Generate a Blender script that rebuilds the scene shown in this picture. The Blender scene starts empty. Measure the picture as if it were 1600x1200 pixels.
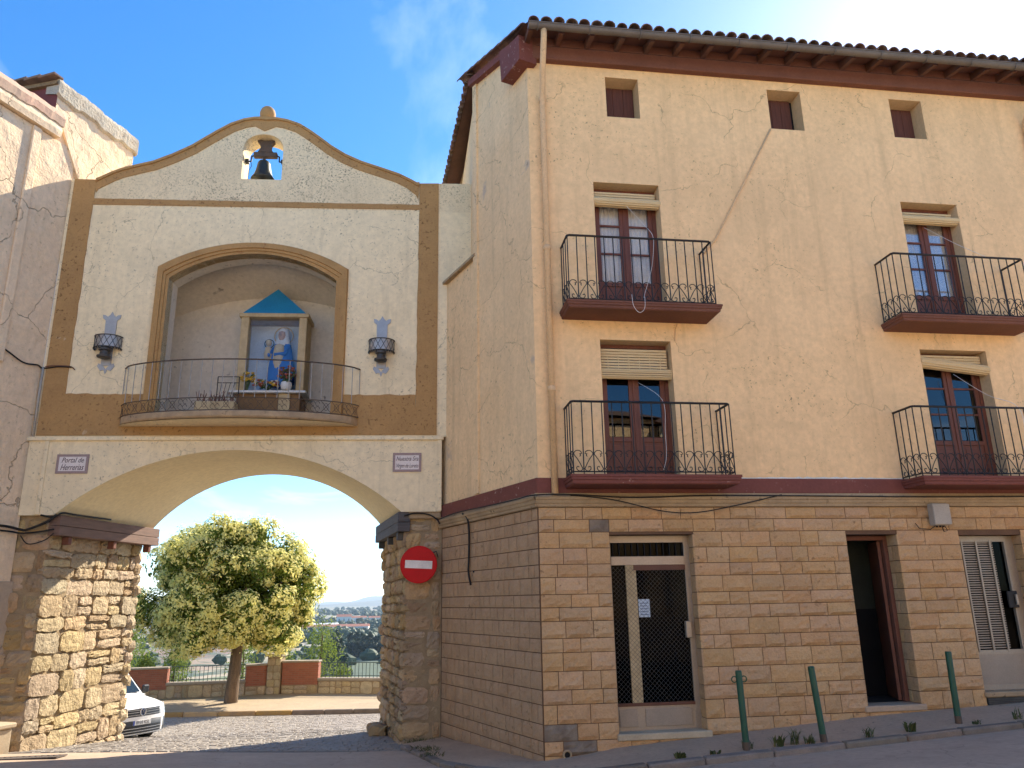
import bpy, bmesh, math, random
import numpy as np
from mathutils import Vector, Matrix
from mathutils.geometry import tessellate_polygon

scene = bpy.context.scene
col = scene.collection
R = math.radians
rng = random.Random(7)

# ------------------------------------------------------------------ camera
cam_d = bpy.data.cameras.new("camera")
cam_d.sensor_width = 36.0
cam_d.lens = 27.0
cam_d.clip_start = 0.1
cam_d.clip_end = 30000
cam = bpy.data.objects.new("camera", cam_d)
col.objects.link(cam)
_rx = Vector((0.999835, 0.004883, -0.017484))      # image right in world
_dn = Vector((-0.018153, 0.268946, -0.962984))     # image down in world
_fw = Vector((0.0, 0.963143, 0.268990))            # view direction
cam.matrix_world = Matrix(((_rx.x, -_dn.x, -_fw.x, 0), (_rx.y, -_dn.y, -_fw.y, 0),
                           (_rx.z, -_dn.z, -_fw.z, 2.0), (0, 0, 0, 1)))
scene.camera = cam

# ------------------------------------------------------------------ light
SUN_AZ, SUN_EL = 56.0, 34.0                         # azimuth from +X towards +Y
sdir = Vector((math.cos(R(SUN_AZ)) * math.cos(R(SUN_EL)), math.sin(R(SUN_AZ)) * math.cos(R(SUN_EL)), math.sin(R(SUN_EL))))
world = bpy.data.worlds.new("World")
scene.world = world
world.use_nodes = True
wn, wl = world.node_tree.nodes, world.node_tree.links
wn.clear()
sky = wn.new("ShaderNodeTexSky")
sky.sky_type = 'NISHITA'
sky.sun_disc = False
sky.sun_elevation = R(SUN_EL)
sky.sun_rotation = R(90 - SUN_AZ)
sky.altitude = 400
sky.air_density = 0.75
sky.dust_density = 0.25
sky.ozone_density = 2.2
bg = wn.new("ShaderNodeBackground")
bg.inputs[1].default_value = 0.108
wo = wn.new("ShaderNodeOutputWorld")
# thin cloud veils
tc = wn.new("ShaderNodeTexCoord")
sep = wn.new("ShaderNodeSeparateXYZ")
wl.new(tc.outputs["Generated"], sep.inputs[0])
zz = wn.new("ShaderNodeMath"); zz.operation = 'ADD'; zz.inputs[1].default_value = 0.10
wl.new(sep.outputs[2], zz.inputs[0])
zm = wn.new("ShaderNodeMath"); zm.operation = 'MAXIMUM'; zm.inputs[1].default_value = 0.03
wl.new(zz.outputs[0], zm.inputs[0])
dv = wn.new("ShaderNodeVectorMath"); dv.operation = 'DIVIDE'
cx = wn.new("ShaderNodeCombineXYZ")
for i in range(3):
    wl.new(zm.outputs[0], cx.inputs[i])
wl.new(tc.outputs["Generated"], dv.inputs[0]); wl.new(cx.outputs[0], dv.inputs[1])
mp = wn.new("ShaderNodeMapping"); mp.inputs["Scale"].default_value = (0.9, 0.55, 0.0); mp.inputs["Location"].default_value = (3.2, 1.7, 0)
wl.new(dv.outputs[0], mp.inputs[0])
nz = wn.new("ShaderNodeTexNoise"); nz.inputs["Scale"].default_value = 1.5; nz.inputs["Detail"].default_value = 9; nz.inputs["Roughness"].default_value = 0.58; nz.inputs["Distortion"].default_value = 0.5
wl.new(mp.outputs[0], nz.inputs[0])
cr = wn.new("ShaderNodeValToRGB")
cr.color_ramp.elements[0].position = 0.55; cr.color_ramp.elements[0].color = (0, 0, 0, 1)
cr.color_ramp.elements[1].position = 0.82; cr.color_ramp.elements[1].color = (1, 1, 1, 1)
wl.new(nz.outputs[0], cr.inputs[0])
cf = wn.new("ShaderNodeMath"); cf.operation = 'MULTIPLY'; cf.inputs[1].default_value = 0.5
wl.new(cr.outputs[0], cf.inputs[0])
cm = wn.new("ShaderNodeMix"); cm.data_type = 'RGBA'
wl.new(cf.outputs[0], cm.inputs[0])
hsn = wn.new('ShaderNodeHueSaturation'); hsn.inputs['Saturation'].default_value = 1.3
wl.new(sky.outputs[0], hsn.inputs['Color'])
wl.new(hsn.outputs[0], cm.inputs[6])
cm.inputs[7].default_value = (6.2, 6.6, 7.0, 1)
wl.new(cm.outputs[2], bg.inputs[0])
wl.new(bg.outputs[0], wo.inputs[0])

sun_d = bpy.data.lights.new("sun", 'SUN')
sun_d.energy = 3.7
sun_d.angle = R(0.55)
sun_d.color = (1.0, 0.90, 0.74)
sun = bpy.data.objects.new("sun", sun_d)
col.objects.link(sun)
sun.rotation_mode = 'QUATERNION'
sun.rotation_quaternion = sdir.to_track_quat('Z', 'Y')

scene.view_settings.view_transform = 'Standard'
scene.view_settings.look = 'None'
scene.view_settings.exposure = 1.72
scene.view_settings.gamma = 1.0
scene.render.engine = 'CYCLES'
scene.cycles.max_bounces = 8
scene.cycles.diffuse_bounces = 4
scene.cycles.glossy_bounces = 3
scene.cycles.transmission_bounces = 4
scene.cycles.volume_bounces = 0
scene.cycles.transparent_max_bounces = 8

# ------------------------------------------------------------------ materials
MATS = {}


def nt(name):
    m = bpy.data.materials.new(name)
    m.use_nodes = True
    n, l = m.node_tree.nodes, m.node_tree.links
    b = n["Principled BSDF"]
    MATS[name] = m
    return m, n, l, b


def mixc(n, l, fac, a, b, blend='MIX'):
    x = n.new("ShaderNodeMix"); x.data_type = 'RGBA'; x.blend_type = blend
    for sock, val in ((x.inputs[0], fac), (x.inputs[6], a), (x.inputs[7], b)):
        if hasattr(val, "links") or hasattr(val, "is_linked"):
            l.new(val, sock)
        elif isinstance(val, (int, float)):
            sock.default_value = val
        else:
            sock.default_value = (*val, 1)
    return x.outputs[2]


def noise(n, l, vec, scale, detail=5, rough=0.55, dist=0.0):
    t = n.new("ShaderNodeTexNoise")
    t.inputs["Scale"].default_value = scale; t.inputs["Detail"].default_value = detail
    t.inputs["Roughness"].default_value = rough; t.inputs["Distortion"].default_value = dist
    if vec is not None:
        l.new(vec, t.inputs["Vector"])
    return t.outputs[0]


def ramp(n, l, src, p0, p1, c0=0.0, c1=1.0):
    t = n.new("ShaderNodeMapRange")
    t.inputs[1].default_value = p0; t.inputs[2].default_value = p1
    t.inputs[3].default_value = c0; t.inputs[4].default_value = c1
    l.new(src, t.inputs[0])
    return t.outputs[0]


def mth(n, l, op, a, b=None):
    t = n.new("ShaderNodeMath"); t.operation = op
    for s, v in ((t.inputs[0], a), (t.inputs[1], b)):
        if v is None:
            continue
        if isinstance(v, (int, float)):
            s.default_value = v
        else:
            l.new(v, s)
    return t.outputs[0]


def mat(name, c1, c2=None, scale=2.0, rough=0.85, bump=0.25, bscale=60.0, bdist=0.004, spec=0.25, vary=0.0, metallic=0.0,
        speck=None, speck_amt=0.0, speck_scale=30.0, speck_lo=0.62, cracks=0.0, patch=None, patch_amt=0.55, patch_scale=1.2, stretch=None, coords='POS'):
    m, n, l, b = nt(name)
    if coords == 'POS':
        g = n.new("ShaderNodeNewGeometry"); vec = g.outputs["Position"]
    else:
        g = n.new("ShaderNodeTexCoord"); vec = g.outputs["Object"]
    if stretch:
        mpn = n.new("ShaderNodeMapping"); mpn.inputs["Scale"].default_value = stretch
        l.new(vec, mpn.inputs[0]); vec2 = mpn.outputs[0]
    else:
        vec2 = vec
    c2 = c2 or tuple(x * 0.75 for x in c1)
    c = mixc(n, l, ramp(n, l, noise(n, l, vec2, scale, 7, 0.6), 0.32, 0.70), c1, c2)
    # fine tonal grain
    c = mixc(n, l, 0.35, c, mixc(n, l, ramp(n, l, noise(n, l, vec2, scale * 13, 4, 0.6), 0.3, 0.7), (0.72,) * 3, (1.22,) * 3), 'MULTIPLY')
    if vary:
        oi = n.new("ShaderNodeObjectInfo")
        hs = n.new("ShaderNodeHueSaturation")
        l.new(ramp(n, l, oi.outputs["Random"], 0, 1, 1 - vary, 1 + vary), hs.inputs["Value"])
        r2 = mth(n, l, 'FRACT', mth(n, l, 'MULTIPLY', oi.outputs["Random"], 17.31))
        l.new(ramp(n, l, r2, 0, 1, 1 - vary * .9, 1 + vary * .5), hs.inputs["Saturation"])
        r3 = mth(n, l, 'FRACT', mth(n, l, 'MULTIPLY', oi.outputs["Random"], 41.7))
        l.new(ramp(n, l, r3, 0, 1, .5 - vary * .05, .5 + vary * .05), hs.inputs["Hue"])
        l.new(c, hs.inputs["Color"]); c = hs.outputs[0]
    if patch:
        pm = ramp(n, l, noise(n, l, vec, patch_scale, 6, 0.62, 0.4), patch_amt, patch_amt + 0.06)
        c = mixc(n, l, pm, c, patch)
    if speck:
        s1 = ramp(n, l, noise(n, l, vec, speck_scale, 3, 0.6), speck_lo, speck_lo + .08)
        s2 = ramp(n, l, noise(n, l, vec, 0.9, 4, 0.6), 0.5 - speck_amt * .25, 0.62)
        c = mixc(n, l, mth(n, l, 'MULTIPLY', mth(n, l, 'MULTIPLY', s1, s2), 0.85), c, speck)
    hgt = noise(n, l, vec, bscale, 5, 0.6)
    if cracks:
        wv = n.new("ShaderNodeVectorMath"); wv.operation = 'MULTIPLY_ADD'
        nn = n.new("ShaderNodeTexNoise"); nn.inputs["Scale"].default_value = 1.7; nn.inputs["Detail"].default_value = 6
        l.new(vec, nn.inputs["Vector"])
        l.new(nn.outputs["Color"], wv.inputs[0]); wv.inputs[1].default_value = (0.8, 0.8, 0.8); l.new(vec, wv.inputs[2])
        vo = n.new("ShaderNodeTexVoronoi"); vo.feature = 'DISTANCE_TO_EDGE'; vo.inputs["Scale"].default_value = 0.62
        l.new(wv.outputs[0], vo.inputs["Vector"])
        line = ramp(n, l, vo.outputs[0], 0.0, 0.006, 1, 0)
        msk = ramp(n, l, noise(n, l, vec, 1.9, 3, 0.5), 0.50 - cracks * .12, 0.60 - cracks * .1)
        ck = mth(n, l, 'MULTIPLY', line, msk)
        c = mixc(n, l, mth(n, l, 'MULTIPLY', ck, 0.7), c, tuple(x * 0.32 for x in c1))
        hgt = mth(n, l, 'SUBTRACT', hgt, mth(n, l, 'MULTIPLY', ck, 1.5))
        # soft trowel patches
        c = mixc(n, l, ramp(n, l, noise(n, l, vec, 0.55, 5, 0.6, 0.8), 0.50, 0.62, 0, 0.35), c, tuple(x * 0.80 for x in c1))
        sm = n.new("ShaderNodeMapping"); sm.inputs["Scale"].default_value = (4.5, 4.5, 0.28); l.new(vec, sm.inputs[0])
        c = mixc(n, l, ramp(n, l, noise(n, l, sm.outputs[0], 1.0, 6, 0.65), 0.52, 0.74, 0, 0.42), c, tuple(x * 0.58 for x in c1))
        c = mixc(n, l, ramp(n, l, noise(n, l, vec, 1.25, 8, 0.7, 1.0), 0.56, 0.60, 0, 0.13), c, tuple(min(1, x * 1.12) for x in c1))
        big = noise(n, l, vec, 2.4, 4, 0.5)
        hgt = mth(n, l, 'ADD', hgt, mth(n, l, 'MULTIPLY', big, 5.0))
    l.new(c, b.inputs["Base Color"])
    b.inputs["Roughness"].default_value = rough
    b.inputs["Specular IOR Level"].default_value = spec
    b.inputs["Metallic"].default_value = metallic
    if bump:
        bp = n.new("ShaderNodeBump"); bp.inputs["Strength"].default_value = bump; bp.inputs["Distance"].default_value = bdist
        l.new(hgt, bp.inputs["Height"]); l.new(bp.outputs[0], b.inputs["Normal"])
    return m


mat('stucco', (0.89, 0.60, 0.315), (0.82, 0.545, 0.28), 0.9, 0.9, 0.3, 55, 0.006, cracks=0.25, speck=(0.25, 0.17, 0.09), speck_amt=.25, speck_scale=22)
mat('stucco_side', (0.89, 0.635, 0.36), (0.81, 0.565, 0.31), 1.1, 0.92, 0.5, 45, 0.008, cracks=1.2, speck=(0.28, 0.2, 0.12), speck_amt=.5, speck_scale=14, patch=(0.50, 0.39, 0.31), patch_amt=.64, patch_scale=.8)
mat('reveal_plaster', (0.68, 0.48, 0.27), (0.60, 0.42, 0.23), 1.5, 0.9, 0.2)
mat('stucco_left', (0.86, 0.655, 0.44), (0.76, 0.565, 0.375), 0.8, 0.95, 0.9, 28, 0.014, cracks=1.5, speck=(0.34, 0.25, 0.16), speck_amt=.6, speck_scale=12)
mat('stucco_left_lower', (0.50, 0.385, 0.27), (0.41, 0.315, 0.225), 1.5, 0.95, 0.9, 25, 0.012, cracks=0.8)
mat('cream', (0.88, 0.73, 0.475), (0.83, 0.685, 0.44), 0.8, 0.9, 0.25, 50, 0.005, cracks=0.35, speck=(0.25, 0.21, 0.15), speck_amt=.5, speck_scale=22, speck_lo=.60)
mat('cream_mould', (0.84, 0.69, 0.445), (0.75, 0.605, 0.385), 1.3, 0.92, 0.4, 40, 0.006, cracks=0.4, speck=(0.17, 0.14, 0.10), speck_amt=.55, speck_scale=30, speck_lo=.54)
mat('vault_plaster', (0.80, 0.68, 0.43), (0.73, 0.61, 0.38), 1.0, 0.9, 0.3, 30, 0.006)
mat('niche_plaster', (0.74, 0.66, 0.55), (0.67, 0.59, 0.48), 1.0, 0.9, 0.2, speck=(0.2, 0.17, 0.13), speck_amt=.25, speck_scale=9)
mat('ochre', (0.45, 0.265, 0.105), (0.38, 0.22, 0.09), 2.2, 0.88, 0.5, 40, 0.006, speck=(0.15, 0.08, 0.035), speck_amt=.9, speck_scale=17, speck_lo=.59, patch=(0.60, 0.47, 0.31), patch_amt=.68, patch_scale=1.9)
mat('ochre_stone', (0.46, 0.27, 0.105), (0.38, 0.22, 0.085), 3.0, 0.8, 0.35, 60, 0.004, speck=(0.25, 0.11, 0.05), speck_amt=.7, speck_scale=16)
mat('slab_concrete', (0.48, 0.34, 0.20), (0.30, 0.22, 0.14), 5, 0.9, 0.5, 40, 0.005, speck=(0.08, 0.07, 0.05), speck_amt=1, speck_scale=12)
mat('ashlar', (0.56, 0.345, 0.17), (0.49, 0.295, 0.143), 3.5, 0.88, 0.8, 24, 0.03, vary=0.075, speck=(0.25, 0.15, 0.08), speck_amt=.4, speck_scale=11)
mat('ashlar_side', (0.50, 0.33, 0.185), (0.41, 0.26, 0.14), 3.5, 0.9, 0.8, 22, 0.024, vary=0.10, speck=(0.23, 0.16, 0.09), speck_amt=.6, speck_scale=9)
mat('ashlar_grey', (0.28, 0.22, 0.16), (0.16, 0.12, 0.09), 6, 0.9, 0.6, 40, 0.008)
mat('mortar_brown', (0.16, 0.09, 0.052), (0.12, 0.068, 0.04), 4, 0.95, 0.3)
mat('moulding_stone', (0.43, 0.31, 0.18), (0.31, 0.22, 0.13), 3, 0.9, 0.4, 40, 0.005, speck=(0.1, 0.08, 0.05), speck_amt=.8, speck_scale=10)
mat('maroon', (0.20, 0.066, 0.05), (0.165, 0.055, 0.043), 2, 0.75, 0.25, 40, 0.003, speck=(0.5, 0.38, 0.32), speck_amt=.15, speck_scale=13)
mat('maroon_dark', (0.19, 0.078, 0.050), (0.145, 0.060, 0.040), 2, 0.75, 0.25, 40, 0.003)
mat('door_wood', (0.175, 0.058, 0.034), (0.12, 0.04, 0.024), 3, 0.55, 0.25, 50, 0.002, stretch=(8, 8, 1), spec=.4)
mat('shutter_wood', (0.13, 0.05, 0.035), (0.085, 0.034, 0.025), 3, 0.7, 0.4, 50, 0.003, stretch=(14, 14, 1))
mat('rafter_wood', (0.155, 0.066, 0.04), (0.10, 0.045, 0.03), 3, 0.8, 0.3, 50, 0.003, vary=.12)
mat('old_timber', (0.30, 0.20, 0.10), (0.16, 0.105, 0.06), 4, 0.85, 0.5, 40, 0.006, stretch=(6, 1, 6))
mat('plank_wood', (0.22, 0.135, 0.10), (0.14, 0.09, 0.07), 3, 0.75, 0.4, 60, 0.003, stretch=(1, 1, 9))
mat('plank_grey', (0.13, 0.12, 0.12), (0.075, 0.07, 0.07), 3, 0.75, 0.4, 60, 0.003, stretch=(1, 1, 9))
mat('tile', (0.26, 0.155, 0.105), (0.13, 0.085, 0.065), 3, 0.9, 0.5, 40, 0.006, vary=.28, speck=(0.33, 0.30, 0.22), speck_amt=.6, speck_scale=18)
mat('gutter_metal', (0.16, 0.135, 0.115), (0.12, 0.10, 0.085), 3, 0.55, 0.1, spec=.5, metallic=.3)
mat('pipe_paint', (0.72, 0.48, 0.26), (0.64, 0.42, 0.22), 2, 0.6, 0.1, speck=(0.3, 0.2, 0.12), speck_amt=.4, speck_scale=15)
mat('iron', (0.018, 0.019, 0.022), (0.03, 0.026, 0.024), 8, 0.55, 0.2, spec=.5, metallic=.4)
mat('iron_light', (0.42, 0.40, 0.37), (0.28, 0.25, 0.22), 8, 0.5, 0.2, spec=.5, metallic=.3)
mat('iron_rust', (0.15, 0.10, 0.07), (0.09, 0.07, 0.055), 8, 0.75, 0.3, spec=.4, metallic=.4)
mat('bronze', (0.085, 0.09, 0.075), (0.05, 0.05, 0.045), 8, 0.45, 0.3, spec=.5, metallic=.7)
mat('zinc', (0.40, 0.39, 0.38), (0.32, 0.31, 0.30), 6, 0.45, 0.2, spec=.5, metallic=.5)
mat('zinc_dark', (0.09, 0.085, 0.08), (0.05, 0.05, 0.05), 6, 0.55, 0.2, spec=.5, metallic=.4)
mat('bamboo', (0.72, 0.55, 0.31), (0.60, 0.45, 0.24), 3, 0.7, 0.4, 60, 0.003, stretch=(1, 1, 30))
mat('cord_white', (0.8, 0.78, 0.74), None, 5, 0.8, 0)
mat('curtain', (0.86, 0.84, 0.80), (0.74, 0.72, 0.69), 4, 0.9, 0.1)
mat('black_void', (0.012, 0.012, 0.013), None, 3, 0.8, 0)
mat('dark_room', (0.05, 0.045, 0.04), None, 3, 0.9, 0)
mat('hall_wall', (0.05, 0.056, 0.042), None, 3, 0.9, 0)
mat('alu', (0.38, 0.31, 0.235), (0.33, 0.27, 0.21), 4, 0.45, 0.1, spec=.5, metallic=.4)
mat('alu_panel', (0.34, 0.27, 0.205), (0.29, 0.235, 0.18), 4, 0.5, 0.1, spec=.5, metallic=.2)
mat('door_brown_metal', (0.14, 0.06, 0.04), None, 4, 0.5, 0.1)
mat('paper', (0.62, 0.68, 0.74), (0.50, 0.58, 0.68), 25, 0.7, 0)
mat('paper_ink', (0.16, 0.2, 0.3), None, 25, 0.7, 0)
mat('sign_red', (0.56, 0.004, 0.007), (0.50, 0.004, 0.006), 5, 0.5, 0.05, spec=.2)
mat('sign_white', (0.80, 0.74, 0.68), None, 5, 0.4, 0, spec=.5)
mat('plaque_white', (0.74, 0.66, 0.62), (0.68, 0.60, 0.56), 5, 0.35, 0.05, spec=.5)
mat('plaque_border', (0.34, 0.23, 0.21), (0.26, 0.18, 0.17), 40, 0.4, 0.05, spec=.5)
mat('plaque_ink', (0.10, 0.05, 0.055), None, 5, 0.5, 0)
mat('blue_roof', (0.02, 0.23, 0.42), (0.018, 0.19, 0.36), 3, 0.55, 0.1)
mat('robe_blue', (0.035, 0.15, 0.48), (0.03, 0.12, 0.40), 6, 0.6, 0.1)
mat('robe_cream', (0.62, 0.47, 0.27), (0.5, 0.36, 0.2), 9, 0.6, 0.1)
mat('veil_white', (0.74, 0.73, 0.72), None, 6, 0.7, 0.1)
mat('skin_paint', (0.56, 0.36, 0.26), None, 6, 0.6, 0)
mat('panel_blue', (0.60, 0.66, 0.74), (0.52, 0.58, 0.68), 2, 0.8, 0)
mat('shrine_stone', (0.56, 0.43, 0.25), (0.42, 0.31, 0.17), 7, 0.8, 0.3, 50, 0.003)
mat('shrine_brown', (0.24, 0.14, 0.065), (0.19, 0.11, 0.05), 5, 0.8, 0.3)
mat('white_stone', (0.74, 0.72, 0.68), None, 4, 0.7, 0.1)
mat('petal_yellow', (0.68, 0.45, 0.06), (0.55, 0.3, 0.05), 30, 0.7, 0)
mat('petal_white', (0.70, 0.66, 0.55), (0.6, 0.5, 0.4), 30, 0.7, 0)
mat('petal_red', (0.36, 0.09, 0.07), (0.25, 0.1, 0.06), 30, 0.7, 0)
mat('petal_dry', (0.20, 0.10, 0.07), (0.13, 0.07, 0.05), 30, 0.8, 0)
mat('stem_green', (0.08, 0.12, 0.04), (0.05, 0.08, 0.03), 30, 0.7, 0)
mat('cable_black', (0.022, 0.02, 0.019), None, 5, 0.6, 0)
mat('cable_brown', (0.22, 0.10, 0.06), None, 5, 0.7, 0)
mat('conduit_grey', (0.46, 0.41, 0.34), None, 5, 0.6, 0)
mat('box_grey', (0.42, 0.36, 0.29), (0.37, 0.32, 0.26), 5, 0.5, 0.05)
mat('bollard_green', (0.010, 0.075, 0.040), (0.008, 0.058, 0.03), 7, 0.45, 0.15, spec=.5, speck=(0.1, 0.05, 0.03), speck_amt=.3, speck_scale=25)
mat('rubble', (0.52, 0.395, 0.235), (0.39, 0.285, 0.165), 5, 0.95, 1.0, 19, 0.05, vary=0.20, speck=(0.16, 0.11, 0.07), speck_amt=1.0, speck_scale=17)
mat('rubble_dark', (0.45, 0.32, 0.175), (0.33, 0.225, 0.12), 5, 0.95, 1.0, 24, 0.025, vary=0.22, speck=(0.13, 0.09, 0.06), speck_amt=1.0, speck_scale=15)
mat('mortar', (0.36, 0.265, 0.155), (0.26, 0.185, 0.105), 6, 0.95, 0.9, 30, 0.02)
mat('asphalt', (0.49, 0.36, 0.255), (0.40, 0.30, 0.215), 1.2, 0.85, 0.5, 130, 0.004, spec=.3, patch=(0.44, 0.345, 0.26), patch_amt=.58, patch_scale=.6, cracks=.9)
mat('concrete_walk', (0.48, 0.345, 0.23), (0.39, 0.285, 0.195), 1.6, 0.9, 0.5, 70, 0.004, speck=(0.10, 0.09, 0.08), speck_amt=.5, speck_scale=14)
mat('sand_walk', (0.42, 0.33, 0.215), (0.35, 0.27, 0.18), 1.3, 0.95, 0.5, 40, 0.006, speck=(0.16, 0.11, 0.07), speck_amt=.5, speck_scale=12)
mat('kerb_stone', (0.24, 0.19, 0.145), (0.16, 0.13, 0.10), 4, 0.9, 0.6, 40, 0.006, vary=.2)
mat('kerb_yellow', (0.42, 0.27, 0.09), (0.28, 0.20, 0.11), 3, 0.9, 0.5, 40, 0.006, vary=.2)
mat('cobble', (0.29, 0.25, 0.205), (0.22, 0.19, 0.16), 2.5, 0.75, 0.5, 50, 0.005, spec=.35)
mat('cobble_bed', (0.20, 0.17, 0.14), None, 3, 0.95, 0.5)
mat('trough_stone', (0.52, 0.42, 0.28), (0.42, 0.33, 0.22), 3, 0.9, 0.5, 40, 0.006, speck=(0.2, 0.15, 0.1), speck_amt=.4)
mat('iron_grate', (0.12, 0.095, 0.08), (0.08, 0.065, 0.055), 8, 0.7, 0.3, metallic=.3)
mat('bark', (0.20, 0.135, 0.085), (0.10, 0.07, 0.045), 4, 0.95, 1.0, 22, 0.03, stretch=(4, 4, 0.8))
mat('wall_cap', (0.36, 0.30, 0.22), (0.27, 0.22, 0.17), 3, 0.9, 0.4)
mat('cap_pink', (0.58, 0.35, 0.25), (0.52, 0.37, 0.26), 1.5, 0.95, 0.8, 30, 0.01, speck=(0.2, 0.12, 0.1), speck_amt=.7, speck_scale=10)
mat('maroon_wall', (0.20, 0.055, 0.05), (0.16, 0.045, 0.04), 2, 0.85, 0.2)
mat('rough_mortar', (0.52, 0.46, 0.36), (0.38, 0.32, 0.25), 4, 0.95, 1.0, 18, 0.04, speck=(0.18, 0.14, 0.1), speck_amt=.9, speck_scale=8)
mat('car_white', (0.80, 0.80, 0.79), (0.78, 0.78, 0.77), 2, 0.22, 0, spec=.6)
mat('car_black', (0.015, 0.016, 0.018), None, 4, 0.4, 0, spec=.5)
mat('car_grey', (0.045, 0.048, 0.052), None, 4, 0.5, 0, spec=.5)
mat('tyre', (0.016, 0.016, 0.016), (0.022, 0.021, 0.02), 9, 0.85, 0.2)
mat('chrome', (0.62, 0.64, 0.67), None, 4, 0.2, 0, spec=.5, metallic=.9)
mat('lamp_glass', (0.50, 0.55, 0.60), None, 4, 0.1, 0, spec=.7)
mat('car_glass', (0.02, 0.03, 0.03), None, 4, 0.06, 0, spec=.8)
mat('plate_white', (0.78, 0.78, 0.76), None, 4, 0.4, 0)
mat('plate_blue', (0.02, 0.06, 0.35), None, 4, 0.4, 0)
mat('plate_ink', (0.01, 0.01, 0.012), None, 4, 0.5, 0)
mat('emblem_blue', (0.03, 0.06, 0.16), None, 4, 0.3, 0)
mat('fence_green', (0.06, 0.085, 0.075), None, 4, 0.6, 0)
mat('house_white', (0.76, 0.70, 0.61), (0.70, 0.64, 0.55), 0.3, 0.9, 0)
mat('roof_red', (0.42, 0.16, 0.095), (0.34, 0.14, 0.085), 0.3, 0.9, 0)
mat('shed_white', (0.78, 0.77, 0.74), None, 0.3, 0.8, 0)


def glass_mat(name, tint, rough=0.02, base_mix=0.12, refl=1.2):
    m, n, l, b = nt(name)
    n.remove(b)
    out = n["Material Output"]
    tr = n.new("ShaderNodeBsdfTransparent"); tr.inputs[0].default_value = (*tint, 1)
    gl = n.new("ShaderNodeBsdfGlossy"); gl.inputs[0].default_value = (1, 1, 1, 1); gl.inputs[1].default_value = rough
    fr = n.new("ShaderNodeFresnel"); fr.inputs[0].default_value = 1.5
    ad = mth(n, l, 'ADD', mth(n, l, 'MULTIPLY', fr.outputs[0], refl), base_mix)
    mx = n.new("ShaderNodeMixShader")
    l.new(ad, mx.inputs[0]); l.new(tr.outputs[0], mx.inputs[1]); l.new(gl.outputs[0], mx.inputs[2])
    l.new(mx.outputs[0], out.inputs[0])
    return m


glass_mat('glass', (0.9, 0.9, 0.9), 0.02, 0.0, .6)
glass_mat('glass_dark', (0.18, 0.2, 0.2), 0.015, 0.03, .9)
glass_mat('glass_black', (0.10, 0.10, 0.10), 0.05, 0.0, .10)
glass_mat('glass_case', (0.95, 0.96, 0.96), 0.02, 0.0, .5)


def leaf_mat(name, c1, c2, trans=0.35, scale=3.0):
    m, n, l, b = nt(name)
    g = n.new("ShaderNodeNewGeometry")
    oi = g.outputs["Random Per Island"]
    c = mixc(n, l, oi, c1, c2)
    c = mixc(n, l, ramp(n, l, noise(n, l, g.outputs["Position"], scale, 3), .35, .65, 0, .5), c, tuple(x * .7 for x in c1))
    l.new(c, b.inputs["Base Color"]); b.inputs["Roughness"].default_value = 0.6; b.inputs["Specular IOR Level"].default_value = 0.25
    out = n["Material Output"]
    t = n.new("ShaderNodeBsdfTranslucent"); l.new(c, t.inputs[0])
    mx = n.new("ShaderNodeMixShader"); mx.inputs[0].default_value = trans
    l.new(b.outputs[0], mx.inputs[1]); l.new(t.outputs[0], mx.inputs[2]); l.new(mx.outputs[0], out.inputs[0])
    return m


leaf_mat('leaf_tree', (0.10, 0.155, 0.020), (0.20, 0.255, 0.04), .5)
leaf_mat('blossom', (0.90, 0.84, 0.36), (0.84, 0.78, 0.25), .5)
leaf_mat('leaf_pine', (0.14, 0.20, 0.035), (0.24, 0.28, 0.055), .5)
leaf_mat('leaf_dark', (0.030, 0.052, 0.028), (0.045, 0.068, 0.034), .2, .4)
leaf_mat('leaf_mid', (0.055, 0.085, 0.036), (0.085, 0.115, 0.05), .25, .4)
leaf_mat('leaf_weed', (0.07, 0.095, 0.03), (0.13, 0.14, 0.05), .3)


def brick_mat(name, c1, c2, mortar, scale, bw=.5, rh=.25, axis='XZ', rot=0.0, msize=.02):
    m, n, l, b = nt(name)
    g = n.new("ShaderNodeTexCoord")
    s = n.new("ShaderNodeSeparateXYZ"); l.new(g.outputs["Object"], s.inputs[0])
    cxx = n.new("ShaderNodeCombineXYZ")
    l.new(s.outputs[0], cxx.inputs[0]); l.new(s.outputs[2], cxx.inputs[1])
    t = n.new("ShaderNodeTexBrick"); t.inputs["Scale"].default_value = scale
    t.inputs["Color1"].default_value = (*c1, 1); t.inputs["Color2"].default_value = (*c2, 1); t.inputs["Mortar"].default_value = (*mortar, 1)
    t.inputs["Mortar Size"].default_value = msize; t.inputs["Brick Width"].default_value = bw; t.inputs["Row Height"].default_value = rh
    l.new(cxx.outputs[0], t.inputs[0])
    c = mixc(n, l, .4, t.outputs[0], mixc(n, l, noise(n, l, g.outputs["Object"], 9), (.6,) * 3, (1.3,) * 3), 'MULTIPLY')
    l.new(c, b.inputs["Base Color"]); b.inputs["Roughness"].default_value = .9
    bp = n.new("ShaderNodeBump"); bp.inputs["Strength"].default_value = .6; bp.inputs["Distance"].default_value = .01
    l.new(t.outputs["Fac"], bp.inputs["Height"]); bp.invert = True
    l.new(bp.outputs[0], b.inputs["Normal"])
    return m


brick_mat('brick_red', (0.36, 0.115, 0.06), (0.27, 0.085, 0.045), (0.27, 0.16, 0.10), 1.0, .24, .065, msize=.006)
brick_mat('ashlar_far', (0.54, 0.35, 0.18), (0.46, 0.29, 0.145), (0.15, 0.085, 0.05), 1.0, .4, .205, msize=.008)


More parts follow.
